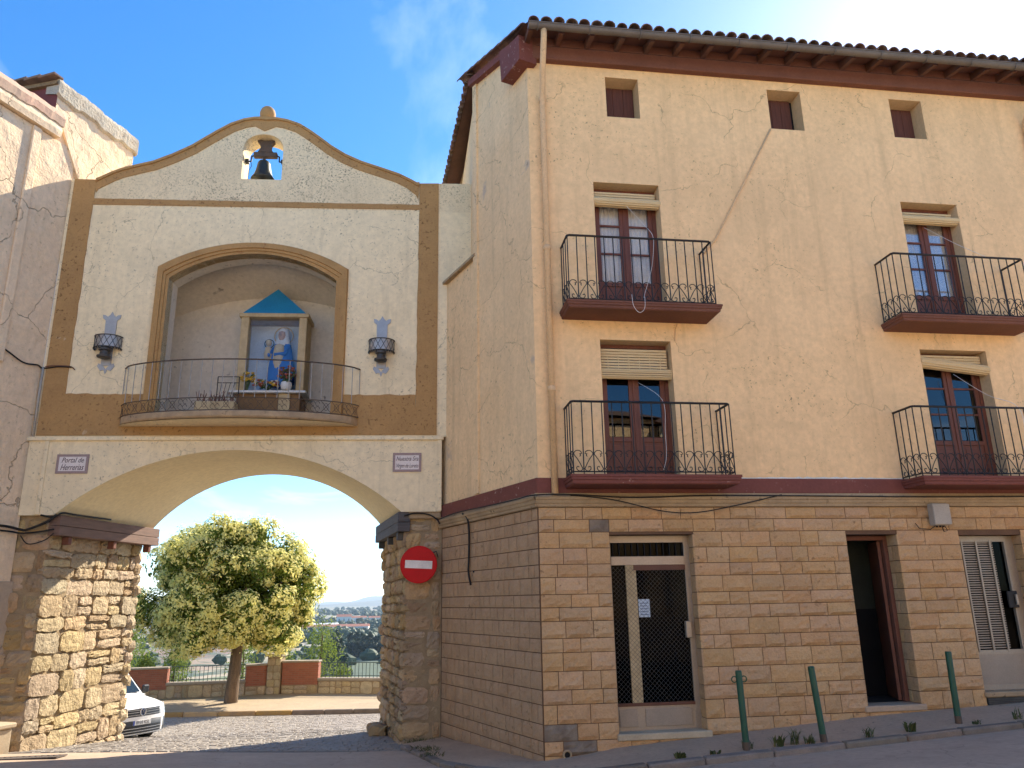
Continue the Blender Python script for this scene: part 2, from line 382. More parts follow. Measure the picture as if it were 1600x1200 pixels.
def field_mat():
    m, n, l, b = nt('plain')
    g = n.new("ShaderNodeNewGeometry")
    mpn = n.new("ShaderNodeMapping"); mpn.inputs["Scale"].default_value = (0.011, 0.0042, 0); mpn.inputs["Rotation"].default_value = (0, 0, .1)
    l.new(g.outputs["Position"], mpn.inputs[0])
    v = n.new("ShaderNodeTexVoronoi"); v.inputs["Scale"].default_value = 1.0; v.distance = 'CHEBYCHEV'
    l.new(mpn.outputs[0], v.inputs["Vector"])
    sp = n.new("ShaderNodeSeparateColor"); l.new(v.outputs["Color"], sp.inputs[0])
    cr_ = n.new("ShaderNodeValToRGB"); cr_.color_ramp.interpolation = 'CONSTANT'
    el = cr_.color_ramp.elements
    el[0].position = 0; el[0].color = (.34, .27, .17, 1)
    el[1].position = .2; el[1].color = (.10, .13, .06, 1)
    for p, c in ((.35, (.28, .20, .13)), (.5, (.15, .17, .08)), (.62, (.42, .36, .25)), (.75, (.20, .12, .08)), (.88, (.075, .10, .05))):
        e_ = el.new(p); e_.color = (*c, 1)
    l.new(sp.outputs[0], cr_.inputs[0])
    c = mixc(n, l, ramp(n, l, noise(n, l, g.outputs["Position"], .03, 8, .7), .46, .56), cr_.outputs[0], (.06, .085, .045))
    c = mixc(n, l, .5, c, mixc(n, l, noise(n, l, g.outputs["Position"], .3, 6), (.5,) * 3, (1.4,) * 3), 'MULTIPLY')
    l.new(c, b.inputs["Base Color"]); b.inputs["Roughness"].default_value = .95
    return m


field_mat()
mat('hill_far', (0.16, 0.15, 0.12), (0.10, 0.11, 0.08), 0.004, 0.95, 0)


# ------------------------------------------------------------------ mesh helpers
class MB:
    def __init__(self):
        self.v, self.f = [], []

    def add(self, vs, fs):
        o = len(self.v)
        self.v.extend([tuple(p) for p in vs])
        self.f.extend([tuple(i + o for i in f) for f in fs])
        return self

    def box(self, x0, x1, y0, y1, z0, z1, b=0.0):
        if x1 < x0: x0, x1 = x1, x0
        if y1 < y0: y0, y1 = y1, y0
        if z1 < z0: z0, z1 = z1, z0
        b = min(b, (x1 - x0) * .4, (y1 - y0) * .4, (z1 - z0) * .4)
        if b <= 0:
            vs = [(x, y, z) for x in (x0, x1) for y in (y0, y1) for z in (z0, z1)]
            return self.add(vs, [(0, 1, 3, 2), (4, 6, 7, 5), (0, 4, 5, 1), (2, 3, 7, 6), (0, 2, 6, 4), (1, 5, 7, 3)])
        X, Y, Zs = (x0, x1), (y0, y1), (z0, z1)
        vs, ix = [], {}
        for i in (0, 1):
            for j in (0, 1):
                for k in (0, 1):
                    sx, sy, sz = (b if i == 0 else -b), (b if j == 0 else -b), (b if k == 0 else -b)
                    for a, p in (('x', (X[i], Y[j] + sy, Zs[k] + sz)), ('y', (X[i] + sx, Y[j], Zs[k] + sz)), ('z', (X[i] + sx, Y[j] + sy, Zs[k]))):
                        ix[(i, j, k, a)] = len(vs); vs.append(p)
        fs = []
        for i in (0, 1):
            q = [ix[(i, 0, 0, 'x')], ix[(i, 1, 0, 'x')], ix[(i, 1, 1, 'x')], ix[(i, 0, 1, 'x')]]; fs.append(q if i else q[::-1])
            q = [ix[(0, i, 0, 'y')], ix[(0, i, 1, 'y')], ix[(1, i, 1, 'y')], ix[(1, i, 0, 'y')]]; fs.append(q if i else q[::-1])
            q = [ix[(0, 0, i, 'z')], ix[(1, 0, i, 'z')], ix[(1, 1, i, 'z')], ix[(0, 1, i, 'z')]]; fs.append(q if i else q[::-1])
        for i in (0, 1):
            for j in (0, 1):
                fs.append([ix[(i, j, 0, 'x')], ix[(i, j, 1, 'x')], ix[(i, j, 1, 'y')], ix[(i, j, 0, 'y')]])
                fs.append([ix[(i, 0, j, 'x')], ix[(i, 1, j, 'x')], ix[(i, 1, j, 'z')], ix[(i, 0, j, 'z')]])
                fs.append([ix[(0, i, j, 'y')], ix[(1, i, j, 'y')], ix[(1, i, j, 'z')], ix[(0, i, j, 'z')]])
        for i in (0, 1):
            for j in (0, 1):
                for k in (0, 1):
                    fs.append([ix[(i, j, k, 'x')], ix[(i, j, k, 'y')], ix[(i, j, k, 'z')]])
        return self.add(vs, fs)

    def tube(self, pts, r, n=6, closed=False, caps=True):
        pts = [Vector(p) for p in pts]
        m = len(pts)
        rr = r if isinstance(r, (list, tuple)) else [r] * m
        vs, fs = [], []
        up = None
        for i, p in enumerate(pts):
            if closed:
                t = pts[(i + 1) % m] - pts[i - 1]
            else:
                t = pts[min(i + 1, m - 1)] - pts[max(i - 1, 0)]
            if t.length < 1e-9: t = Vector((0, 0, 1))
            t.normalize()
            if up is None:
                up = Vector((0, 0, 1)) if abs(t.z) < .9 else Vector((1, 0, 0))
            a = t.cross(up)
            if a.length < 1e-5:
                a = t.cross(Vector((0.3, 1, 0.1)))
            a.normalize(); b_ = a.cross(t); up = b_
            for k in range(n):
                w = 2 * math.pi * k / n
                vs.append(p + a * (math.cos(w) * rr[i]) + b_ * (math.sin(w) * rr[i]))
        for i in range(m if closed else m - 1):
            j = (i + 1) % m
            for k in range(n):
                k2 = (k + 1) % n
                fs.append((i * n + k, i * n + k2, j * n + k2, j * n + k))
        if not closed and caps:
            fs.append(tuple(range(n))[::-1]); fs.append(tuple((m - 1) * n + k for k in range(n)))
        return self.add(vs, fs)

    def lathe(self, prof, c=(0, 0, 0), n=16, sx=1, sy=1):
        vs, fs = [], []
        for r, z in prof:
            for k in range(n):
                w = 2 * math.pi * k / n
                vs.append((c[0] + r * math.cos(w) * sx, c[1] + r * math.sin(w) * sy, c[2] + z))
        for i in range(len(prof) - 1):
            for k in range(n):
                k2 = (k + 1) % n
                fs.append((i * n + k, i * n + k2, (i + 1) * n + k2, (i + 1) * n + k))
        fs.append(tuple(range(n))[::-1]); fs.append(tuple((len(prof) - 1) * n + k for k in range(n)))
        return self.add(vs, fs)

    def poly(self, outer, holes, v0, v1):
        """solid slab: outline and holes in (u,z), from v0 (front) to v1 (back)"""
        loops = [outer] + list(holes)
        flat = [p for lp in loops for p in lp]
        tris = tessellate_polygon([[Vector((p[0], p[1], 0)) for p in lp] for lp in loops])
        nn = len(flat)
        vs = [(p[0], v0, p[1]) for p in flat] + [(p[0], v1, p[1]) for p in flat]
        fs = []
        for t in tris:
            a, b_, c_ = (flat[i] for i in t)
            area = (b_[0] - a[0]) * (c_[1] - a[1]) - (b_[1] - a[1]) * (c_[0] - a[0])
            t = tuple(t) if area > 0 else tuple(t)[::-1]
            fs.append(t)
            fs.append(tuple(i + nn for i in t[::-1]))
        o = 0
        for li, lp in enumerate(loops):
            m = len(lp)
            ar = sum(lp[i][0] * lp[(i + 1) % m][1] - lp[(i + 1) % m][0] * lp[i][1] for i in range(m))
            flip = (ar < 0) == (li == 0)
            for i in range(m):
                a, b_ = o + i, o + (i + 1) % m
                q = (a, a + nn, b_ + nn, b_)
                fs.append(q if not flip else q[::-1])
            o += m
        return self.add(vs, fs)

    def grid(self, P, closed_u=False):
        """P[i][j] points -> quads"""
        ni, nj = len(P), len(P[0])
        vs = [p for row in P for p in row]
        fs = [(i * nj + j, i * nj + j + 1, (i + 1) * nj + j + 1, (i + 1) * nj + j) for i in range(ni - 1) for j in range(nj - 1)]
        return self.add(vs, fs)

    def mesh(self, name, m, smooth=False):
        me = bpy.data.meshes.new(name)
        me.from_pydata(self.v, [], self.f)
        if m: me.materials.append(MATS[m])
        if smooth:
            me.polygons.foreach_set("use_smooth", [True] * len(me.polygons))
        me.update()
        return me

    def build(self, name, m, parent=None, smooth=False, loc=None, rot=None, kind=None, recalc=False):
        me = self.mesh(name, m, smooth)
        if recalc:
            bm = bmesh.new(); bm.from_mesh(me); bmesh.ops.recalc_face_normals(bm, faces=bm.faces); bm.to_mesh(me); bm.free()
        return link(name, me, parent, loc, rot, kind)


def link(name, me, parent=None, loc=None, rot=None, kind=None):
    o = bpy.data.objects.new(name, me)
    col.objects.link(o)
    if parent: o.parent = parent
    if loc: o.location = loc
    if rot is not None: o.rotation_euler = rot if isinstance(rot, tuple) else (0, 0, rot)
    if kind: o["kind"] = kind
    return o


def tag(o, label, cat, group=None):
    o["label"] = label; o["category"] = cat
    if group: o["group"] = group
    return o


def thing(name, label, cat, loc=(0, 0, 0), rz=0.0, group=None):
    o = link(name, None, None, loc, rz)
    o.empty_display_size = .2
    return tag(o, label, cat, group)


def bevel(o, w, seg=1, ang=40):
    md = o.modifiers.new("bevel", 'BEVEL'); md.width = w; md.segments = seg; md.limit_method = 'ANGLE'; md.angle_limit = R(ang)
    return o


def text_mesh(body, size, shear=0.0, align='CENTER', m='plaque_ink', depth=0.002, space=1.0):
    cu = bpy.data.curves.new("lettering", 'FONT')
    cu.body = body; cu.size = size; cu.shear = shear; cu.align_x = align; cu.align_y = 'CENTER'; cu.extrude = depth; cu.space_character = space
    cu.resolution_u = 3
    ob = bpy.data.objects.new("lettering_tmp", cu)
    col.objects.link(ob)
    dg = bpy.context.evaluated_depsgraph_get()
    me = bpy.data.meshes.new_from_object(ob.evaluated_get(dg))
    bpy.data.objects.remove(ob); bpy.data.curves.remove(cu)
    me.materials.clear(); me.materials.append(MATS[m])
    return me


# ------------------------------------------------------------------ frames
HO, HA = Vector((0.2704, 10.6822, 0)), R(8.2)       # corner house: corner at the street, facade angle
GO, GA = Vector((-1.3164, 13.6665, 0)), R(4.6)      # gate: right end of the front plane
LO, LA = Vector((-8.393, 13.098, 0)), R(72.0)       # left house: where it meets the gate
SIDE = R(118 - 8.2)                                 # side wall direction in house frame
SD = Vector((math.cos(SIDE), math.sin(SIDE), 0))


def w2(o, a, u, v, z=0):
    return Vector((o.x + u * math.cos(a) - v * math.sin(a), o.y + u * math.sin(a) + v * math.cos(a), z))


def hw(u, v, z=0): return w2(HO, HA, u, v, z)
def gw(u, v, z=0): return w2(GO, GA, u, v, z)
def lw(u, v, z=0): return w2(LO, LA, u, v, z)


# ------------------------------------------------------------------ street heights (thin plate through measured points)
CP = [(-6.7, 10.8, .05), (-8.0, 13.0, -.17), (-1.8, 13.5, -.25), (-7.6, 15.9, -.47), (-2.8, 16.3, -.45), (-9.0, 20.05, -1.03), (-4, 20.3, -1.0),
      (-10.6, 25.0, -1.27), (-4.2, 25.1, -1.27), (-7, 25.05, -1.27), (-16, 25, -1.3), (1, 25.2, -1.25), (-16, 20, -1.05), (1, 20, -.95), (-3.2, 12.7, -.20),
      (-1.05, 11.2, -.09), (0, 0, .45), (8, 2, .66), (-6, 2, .5), (-12, 5, .4), (-11, 9, .2), (16, 12, 1.0), (14, 4, .9), (0, -8, .8), (8, -8, .95), (-10, -8, .8)]
for u_ in (0, 2, 4, 6, 8, 10):
    p_ = hw(u_, -1.1); CP.append((p_.x, p_.y, .055 * u_))
_c = np.array(CP)
_n = len(CP)


def _U(r2):
    return np.where(r2 > 1e-9, r2 * np.log(np.maximum(r2, 1e-9)), 0.0)


_K = _U(((_c[:, None, :2] - _c[None, :, :2]) ** 2).sum(-1)) + np.eye(_n) * 2.0
_Q = np.hstack([np.ones((_n, 1)), _c[:, :2]])
_A = np.block([[_K, _Q], [_Q.T, np.zeros((3, 3))]])
_S = np.linalg.solve(_A, np.concatenate([_c[:, 2], np.zeros(3)]))


def street(x, y):
    x = min(max(x, -17), 17); y = min(max(y, -9), 25.2)
    r2 = (x - _c[:, 0]) ** 2 + (y - _c[:, 1]) ** 2
    return float(_U(r2) @ _S[:_n] + _S[_n] + _S[_n + 1] * x + _S[_n + 2] * y)


# ------------------------------------------------------------------ terrain sheet
def terrain_z(x, y):
    if y < 29.6:
        return min(street(x, y), 3) - 0.35
    t = y - 29.6
    a = -1.7 - 33.3 * (1 - math.exp(-t / 55.0))
    a += 0.9 * math.sin(x * .05 + y * .021) * min(t / 60, 1) * (1 if y < 700 else .5)
    return a


mb = MB()
ys = [-400, -120, -50, -20, -9] + [-6 + 2 * i for i in range(18)] + [29.55, 29.65, 31, 33, 36, 40, 45, 50, 57, 65, 75, 90, 110, 140, 180, 240, 320, 420, 560, 740, 980, 1300, 1700, 2300, 3200, 4500, 7000, 14000]
xs = [-14000, -5000, -2400, -1300, -800, -500, -320, -220, -150, -110, -80, -60, -45, -35, -27] + [-22 + 2 * i for i in range(23)] + [27, 35, 50, 80, 150, 320, 800, 2400, 14000]
mb.grid([[(x, y, terrain_z(x, y)) for x in xs] for y in ys])
gr = mb.build('ground', 'plain', smooth=False, kind='structure')
gr["label"] = "open plain of fields falling away beyond the parapet"

# asphalt street
mb = MB()
ax = [-17 + .5 * i for i in range(69)]


def cob_edge(x):
    return 12.78 + .02 * x


mb.grid([[(x, (-9 + (cob_edge(x) + 9) * j / 48.0), street(x, -9 + (cob_edge(x) + 9) * j / 48.0)) for x in ax] for j in range(49)])
road = mb.build('road', 'asphalt', smooth=True, kind='structure')

# cobble bed + cobbles
mb = MB()
mb.grid([[(x, cob_edge(x) + (25.15 - cob_edge(x)) * j / 26.0, street(x, cob_edge(x) + (25.15 - cob_edge(x)) * j / 26.0) - .010) for x in ax] for j in range(27)])
bed = mb.build('cobbled_street', 'cobble_bed', smooth=True, kind='structure')
mb = MB()
y = 12.86
row = 0
crng = random.Random(3)
while y < 25.0:
    d = crng.uniform(.105, .135)
    x = -10.6 - max(0, (y - 17)) * .75 + crng.uniform(0, .1)
    xe = -1.2 if y < 16 else 0.5
    while x < xe:
        wd = crng.uniform(.12, .20)
        cxp, cyp = x + wd / 2, y + d / 2 + .08 * math.sin(x * 1.3)
        if cyp > cob_edge(cxp) + .07 and cyp < 25.06:
            z = street(cxp, cyp)
            gzx = (street(cxp + .2, cyp) - z) / .2; gzy = (street(cxp, cyp + .2) - z) / .2
            hh = crng.uniform(-.004, .004)
            vs = []
            for k, (ins, dz) in enumerate(((.005, -.012), (.013, .0))):
                for sx, sy in ((-1, -1), (1, -1), (1, 1), (-1, 1)):
                    px = cxp + sx * (wd / 2 - ins) + crng.uniform(-.006, .006); py = cyp + sy * (d / 2 - ins) + crng.uniform(-.006, .006)
                    vs.append((px, py, z + gzx * (px - cxp) + gzy * (py - cyp) + dz + hh * k + crng.uniform(-.003, .003)))
            mb.add(vs, [(4, 5, 6, 7), (0, 1, 5, 4), (1, 2, 6, 5), (2, 3, 7, 6), (3, 0, 4, 7)])
        x += wd
    y += d
    row += 1
cob = mb.build('cobbles', 'cobble', parent=bed, kind='stuff')

# ------------------------------------------------------------------ pavement by the corner house
def zf(u): return float(np.interp(u, [-.2, 0, 1.04, 4.54, 6.93, 9.5, 12], [-.01, 0, .13, .38, .47, .60, .72]))


outer = [(hw(12 - .5 * i, -1.05), .06 + .055 * (12 - .5 * i)) for i in range(23)]
outer += [(hw(.45, -1.03), .075), (hw(-.1, -.9), .05), (hw(-.6, -.55), .03), (hw(-1.0, .0), .0), (Vector((-1.0, 11.0, 0)), -.04), (Vector((-1.33, 11.9, 0)), -.10), (Vector((-1.66, 12.8, 0)), -.16), (Vector((-1.85, 13.3, 0)), -.20)]
inner = [(hw(12 - .5 * i, .1), zf(12 - .5 * i)) for i in range(23)]
inner += [(hw(.5, .1), .05), (hw(.2, .1), .02)]
for t in (.2, .7, 1.3, 2.0, 2.7, 3.35):
    q = hw(.0 + SD.x * t + .05, SD.y * t); inner.append((q, -.01 - .045 * t))
assert len(outer) == len(inner), (len(outer), len(inner))
mb = MB()
rows = []
for (a, za), (b_, zb_) in zip(outer, inner):
    rows.append([(a.x + (b_.x - a.x) * k / 4, a.y + (b_.y - a.y) * k / 4, za + (zb_ - za) * k / 4) for k in range(5)])
mb.grid(rows)
pav = mb.build('pavement', 'concrete_walk', smooth=True, kind='structure')

kerb = link('kerb', None, None, (0, 0, 0)); kerb["kind"] = 'structure'
# resample outer line into stones
pl = [Vector((a.x, a.y, za)) for a, za in outer]
seg = []
acc = 0
for i in range(len(pl) - 1):
    seg.append((acc, pl[i], pl[i + 1])); acc += (pl[i + 1] - pl[i]).length


def online(s):
    for a0, p, q in reversed(seg):
        if s >= a0:
            return p + (q - p) * ((s - a0) / max((q - p).length, 1e-6))
    return pl[0]


s = 0.3
krng = random.Random(5)
while s < acc - .3:
    ln = krng.uniform(.55, .95) if s < acc - 3.6 else krng.uniform(.22, .4)
    p, q = online(s), online(min(s + ln, acc))
    L = (q - p).length
    a = math.atan2(q.y - p.y, q.x - p.x)
    b = MB().box(.006, L - .006, -.05, .10, -.18, .012, .018)
    for i, vtx in enumerate(b.v):
        b.v[i] = (vtx[0], vtx[1] + krng.uniform(-.006, .006), vtx[2] + krng.uniform(-.006, .006))
    o = b.build('kerb_stone', 'kerb_stone', kerb, loc=(p.x, p.y, p.z), rot=(0, -math.asin(max(-1, min(1, (q.z - p.z) / max(L, .01)))), a))
    s += ln


# ------------------------------------------------------------------ stone piece generators
def stone_mesh(name, w, h, d, m, rg, nx=6, ny=4, bulge=.02, rough=.008, jit=.0, ledge=0.0, flat=.6):
    """rock-faced block: front towards -y, centred in x/z, back at y=d"""
    b = MB()
    ph = rg.uniform(0, 6)
    P = []
    for j in range(ny + 1):
        r_ = []
        for i in range(nx + 1):
            sx, sz = i / nx * 2 - 1, j / ny * 2 - 1
            e = (1 - abs(sx) ** 5) * (1 - abs(sz) ** 4)
            bx = -bulge * (e ** flat) if e > 0 else 0
            inside = 0 < i < nx and 0 < j < ny
            yy = bx + (rg.uniform(-rough, rough) if inside else rg.uniform(-.3, .3) * rough)
            if ledge and inside:
                yy -= ledge * (1 if sz < -.1 + .25 * math.sin(sx * 3 + ph) else 0)
            jx = (rg.uniform(-jit, jit) if jit else 0)
            jz = (rg.uniform(-jit, jit) if jit else 0)
            cr_ = 1.0
            if jit and abs(sx) == 1 and abs(sz) == 1: cr_ = rg.uniform(.80, .95)
            r_.append((sx * w / 2 * cr_ + jx, yy, sz * h / 2 * cr_ + jz))
        P.append(r_)
    b.grid(P)
    nxx = nx + 1
    ring = [i for i in range(nxx)] + [j * nxx + nx for j in range(1, ny + 1)] + [ny * nxx + i for i in range(nx - 1, -1, -1)] + [j * nxx for j in range(ny - 1, 0, -1)]
    o = len(b.v)
    for k in ring:
        x_, y_, z_ = b.v[k]
        b.v.append((x_ * 1.0, d, z_ * 1.0))
    m_ = len(ring)
    for k in range(m_):
        k2 = (k + 1) % m_
        b.f.append((ring[k], o + k, o + k2, ring[k2]))
    me = b.mesh(name, m, False)
    return me


# ================================================================== CORNER HOUSE
house = thing('corner_house', 'tall cream stuccoed corner house with stone ground floor and iron balconies', 'house', HO, HA)
UE = 11.5                                           # right end of the facade
C0 = 0.07                                           # corner of the front wall
DOORS = [(1.05, 2.26, .28, 2.83), (4.57, 5.37, .50, 2.81), (6.36, 7.38, .62, 2.79)]
BALW = [(1.08, 2.15, 6.10, 8.32), (6.34, 7.37, 6.08, 8.28), (1.06, 2.15, 3.64, 5.69), (6.24, 7.39, 3.64, 5.68)]
ATT = [(1.37, 1.93, 9.53, 10.28), (4.20, 4.80, 9.52, 10.28), (6.45, 7.06, 9.52, 10.28)]


def rect(u0, u1, z0, z1): return [(u0, z0), (u1, z0), (u1, z1), (u0, z1)]


ZT = 10.62
# stucco wall above the stone
holes = [rect(*r) for r in BALW + ATT]
MB().poly(rect(C0, UE, 3.3, ZT), holes, 0, .34).build('wall', 'stucco', house)
# reveals lined with paler plaster, 3 mm inside the openings
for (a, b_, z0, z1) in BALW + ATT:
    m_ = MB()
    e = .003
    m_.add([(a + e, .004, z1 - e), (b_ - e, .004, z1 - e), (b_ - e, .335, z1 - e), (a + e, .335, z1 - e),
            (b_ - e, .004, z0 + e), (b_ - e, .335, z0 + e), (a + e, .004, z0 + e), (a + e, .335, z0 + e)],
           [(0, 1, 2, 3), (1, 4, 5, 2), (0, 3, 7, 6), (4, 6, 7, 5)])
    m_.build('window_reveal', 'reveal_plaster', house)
# stone backing
dh = [rect(a, b_, z0 - .6, z1) for a, b_, z0, z1 in DOORS]
outl = [(C0 - .02, -.5)]
for a, b_, z0, z1 in DOORS:
    outl += [(a, -.5), (a, z1), (b_, z1), (b_, -.5)]
outl += [(UE, -.5), (UE, 3.3), (C0 - .02, 3.3)]
MB().poly(outl, [], -.002, .42).build('base_wall', 'mortar_brown', house)


# side wall (plane through the corner along SD)
def sp(t, z, off=0.0):
    n = Vector((-SD.y, SD.x, 0))                   # outward (towards -u)
    n = Vector((-math.sin(SIDE), math.cos(SIDE), 0))
    if n.x > 0: n = -n
    return Vector((C0 + SD.x * t + n.x * off, SD.y * t + n.y * off, z))


def side_slab(name, pts_tz, m, off0, off1, parent=house, **k):
    b = MB()
    nn = len(pts_tz)
    vs = [tuple(sp(t, z, off0)) for t, z in pts_tz] + [tuple(sp(t, z, off1)) for t, z in pts_tz]
    fs = [tuple(range(nn)), tuple(range(nn, 2 * nn))[::-1]] + [(i, nn + i, nn + (i + 1) % nn, (i + 1) % nn) for i in range(nn)]
    return b.add(vs, fs).build(name, m, parent, recalc=True, **k)


side_slab('side_wall', [(0.001, 3.3), (2.06, 3.3), (2.06, 11.40), (.6, 11.02), (0.001, 10.80)], 'stucco_side', 0.0, -.3)
side_slab('side_wall', [(2.06, 3.3), (3.60, 3.3), (3.60, 7.82), (2.06, 7.82)], 'stucco_side', -.03, -.6)
side_slab('wall_cap', [(1.96, 7.82), (3.62, 7.82), (3.62, 7.87), (1.96, 7.87)], 'moulding_stone', .05, -.62)
side_slab('corner_pilaster', [(1.88, 3.64), (2.04, 3.64), (2.04, 11.33), (1.88, 11.30)], 'stucco_side', .035, -.02)
side_slab('base_wall', [(-.0, -.6), (3.62, -.6), (3.62, 3.3), (-.0, 3.3)], 'mortar_brown', .0, -.25)
# back of the house: closed box so rooms are dark (rear walls, hidden)
bb = MB()
p0, p1 = sp(2.06, 0, -.05), Vector((UE, 7.5, 0))
p2 = Vector((C0 + SD.x * 2.06 + .05, 7.5, 0))
bb.add([(p0.x, p0.y, -.5), (p2.x, p2.y, -.5), (p1.x, p1.y, -.5), (UE, .1, -.5), (p0.x, p0.y, 11.35), (p2.x, p2.y, 11.35), (p1.x, p1.y, 11.35), (UE, .1, 10.6)],
       [(0, 1, 5, 4), (1, 2, 6, 5), (2, 3, 7, 6)])
bb.build('rear_wall', 'stucco_side', house, recalc=False)
# floors between storeys
for z in (3.35, 5.95, 8.7):
    MB().add([(C0 + .05, .33, z), (UE, .33, z), (UE, 7.4, z), (p2.x + .05, 7.4, z), (p0.x + .1, p0.y, z)], [(0, 1, 2, 3, 4)]).build('floor', 'dark_room', house)

# maroon band and stone moulding
MB().box(C0 - .02, UE, -.035, .02, 3.40, 3.615, .008).build('maroon_band', 'maroon', house)
side_slab('maroon_band', [(-.02, 3.40), (3.55, 3.40), (3.55, 3.615), (-.02, 3.615)], 'maroon', .035, -.02)
MB().poly([(2.95, 3.617), (5.62, 3.617)] + [(5.62 - 2.67 * i / 40, 3.630 + .022 * abs(math.sin(i * 1.7)) * (1 if i % 3 else .4) * math.sin(math.pi * i / 40)) for i in range(41)], [], -.0035, -.0005).build('chipped_paint', 'white_stone', house)
mprof = [(-.03, 3.205), (-.055, 3.215), (-.06, 3.25), (-.075, 3.262), (-.085, 3.30), (-.10, 3.312), (-.105, 3.345), (-.07, 3.352), (-.05, 3.375), (-.045, 3.40)]
b = MB()
b.grid([[(u, v, z) for v, z in mprof] for u in (C0 - .06, 3, 6, 9, UE)])
b.build('stone_moulding', 'moulding_stone', house, recalc=True)
b = MB()
b.grid([[tuple(sp(t, z, -v)) for v, z in mprof] for t in (-.06, 1, 2, 3.6)])
b.build('stone_moulding', 'moulding_stone', house, recalc=True)

# ---- ashlar blocks
srng = random.Random(21)
courses = []
z = 3.205
hs_ = [.165, .175, .215, .215, .172, .222, .170, .176, .218, .178, .232, .228, .18, .235, .20, .17, .2, .2]
for h_ in hs_:
    courses.append((z - h_, z)); z -= h_
GAP = .010
nblk = 0


def block(u0, u1, z0, z1, mm='ashlar'):
    w_, h_ = u1 - u0 - GAP, z1 - z0 - GAP
    if w_ < .03 or h_ < .03: return
    nx = max(3, min(8, int(w_ / .06))); ny = 4
    me = stone_mesh('stone_block', w_, h_, .03, mm, srng, nx, ny, bulge=.018, rough=.009, ledge=srng.choice((0, .012, .018)))
    link('stone_block', me, house, ((u0 + u1) / 2, -.012, (z0 + z1) / 2))


gy = 0
for ci, (z0, z1) in enumerate(courses):
    spans = []
    cur = C0 - .01
    for a, b_, d0, d1 in DOORS:
        if z1 > d0 + .02 and z0 < d1 - .03:
            spans.append((cur, a)); cur = b_
        elif z0 < d0 and z1 <= d0 + .02:
            pass
    spans.append((cur, 8.55))
    for a, b_ in spans:
        u = a
        first = True
        while u < b_ - .02:
            w_ = srng.choice((.24, .33, .38, .42, .46, .5, .28, .44))
            if first and ci % 2: w_ *= .75
            first = False
            if u + w_ > b_ - .16: w_ = b_ - u
            um = u + w_ / 2
            if z1 > zf(um) - .02:
                mm = 'ashlar'
                if (ci == 1 and .6 < um < 1.1) or (ci == 14 and um < .35) or (ci == 15 and .3 < um < .9):
                    mm = 'ashlar_grey'
                zz0 = max(z0, zf(um) - .12)
                if z1 - zz0 > .03:
                    block(u, u + w_, zz0, z1, mm); nblk += 1
            u += w_
# plain continuation of the stone face beyond the frame
MB().box(8.56, UE, -.03, .0, -.3, 3.2).build('base_wall', 'ashlar_far', house)
# jamb returns (right-hand reveals seen from the street)
for a, b_, d0, d1 in DOORS:
    for ci, (z0, z1) in enumerate(courses):
        if z1 > d0 + .02 and z0 < d1 - .02:
            zz1 = min(z1, d1); zz0 = max(z0, d0)
            h_ = zz1 - zz0 - GAP
            if h_ < .04: continue
            for v0, v1 in (((.0, .17), (.17, .26)) if ci % 2 else ((.0, .26),)):
                me = stone_mesh('stone_block', v1 - v0 - GAP, h_, .02, 'ashlar', srng, 4, 4, bulge=.006, rough=.004)
                link('stone_block', me, house, (b_ - .012, (v0 + v1) / 2 - .02, (zz0 + zz1) / 2), R(-90))
                nblk += 1
# side wall blocks: nearest the corner as separate pieces, the rest joined
rest = MB()
sa = math.atan2(SD.y, SD.x)
nside = 0
side_list = []
for ci, (z0, z1) in enumerate(courses):
    t = .0
    while t < 3.40:
        w_ = srng.choice((.16, .20, .24, .28, .32, .34))
        if t + w_ > 3.30: w_ = 3.42 - t
        if z1 > -.02 - .045 * t:
            side_list.append((t, t + w_, max(z0, -.14 - .045 * t), z1))
        t += w_
side_list.sort(key=lambda q: q[0])
keep = max(0, 300 - nblk)
for k, (t0, t1, z0, z1) in enumerate(side_list):
    w_, h_ = t1 - t0 - GAP, z1 - z0 - GAP
    if h_ < .03: continue
    mm = 'ashlar_side'
    me = stone_mesh('stone_block', w_ - .004, h_ - .003, .02, mm, srng, 4, 4, bulge=.010, rough=.005)
    c_ = sp((t0 + t1) / 2, (z0 + z1) / 2, .008)
    # stone front (-y) must face outwards (left): x axis runs from back to front
    rz = sa + math.pi
    if k < keep:
        link('stone_block', me, house, tuple(c_), rz); nside += 1
    else:
        cs, sn = math.cos(rz), math.sin(rz)
        rest.add([(c_.x + v.co.x * cs - v.co.y * sn, c_.y + v.co.x * sn + v.co.y * cs, c_.z + v.co.z) for v in me.vertices], [tuple(p.vertices) for p in me.polygons])
        bpy.data.meshes.remove(me)
if rest.v:
    rest.build('stone_blocks', 'ashlar_side', house, kind='stuff')
print('blocks', nblk, nside)

# ---- steps and ground-floor doors
MB().box(1.02, 2.30, -.06, .26, .20, .285, .012).build('door_step', 'trough_stone', house)
MB().box(4.50, 5.42, -.05, .30, .42, .50, .012).build('door_step', 'concrete_walk', house)
MB().box(6.33, 7.40, -.05, .30, .55, .62, .012).build('door_step', 'moulding_stone', house)
b = MB()
for i in range(8):
    z = .34 + i * .024
    b.box(6.38, 7.38, -.022, -.006, z, z + .012)
b.box(6.38, 7.38, -.006, .01, .33, .55)
b.build('vent_grille', 'zinc_dark', house)
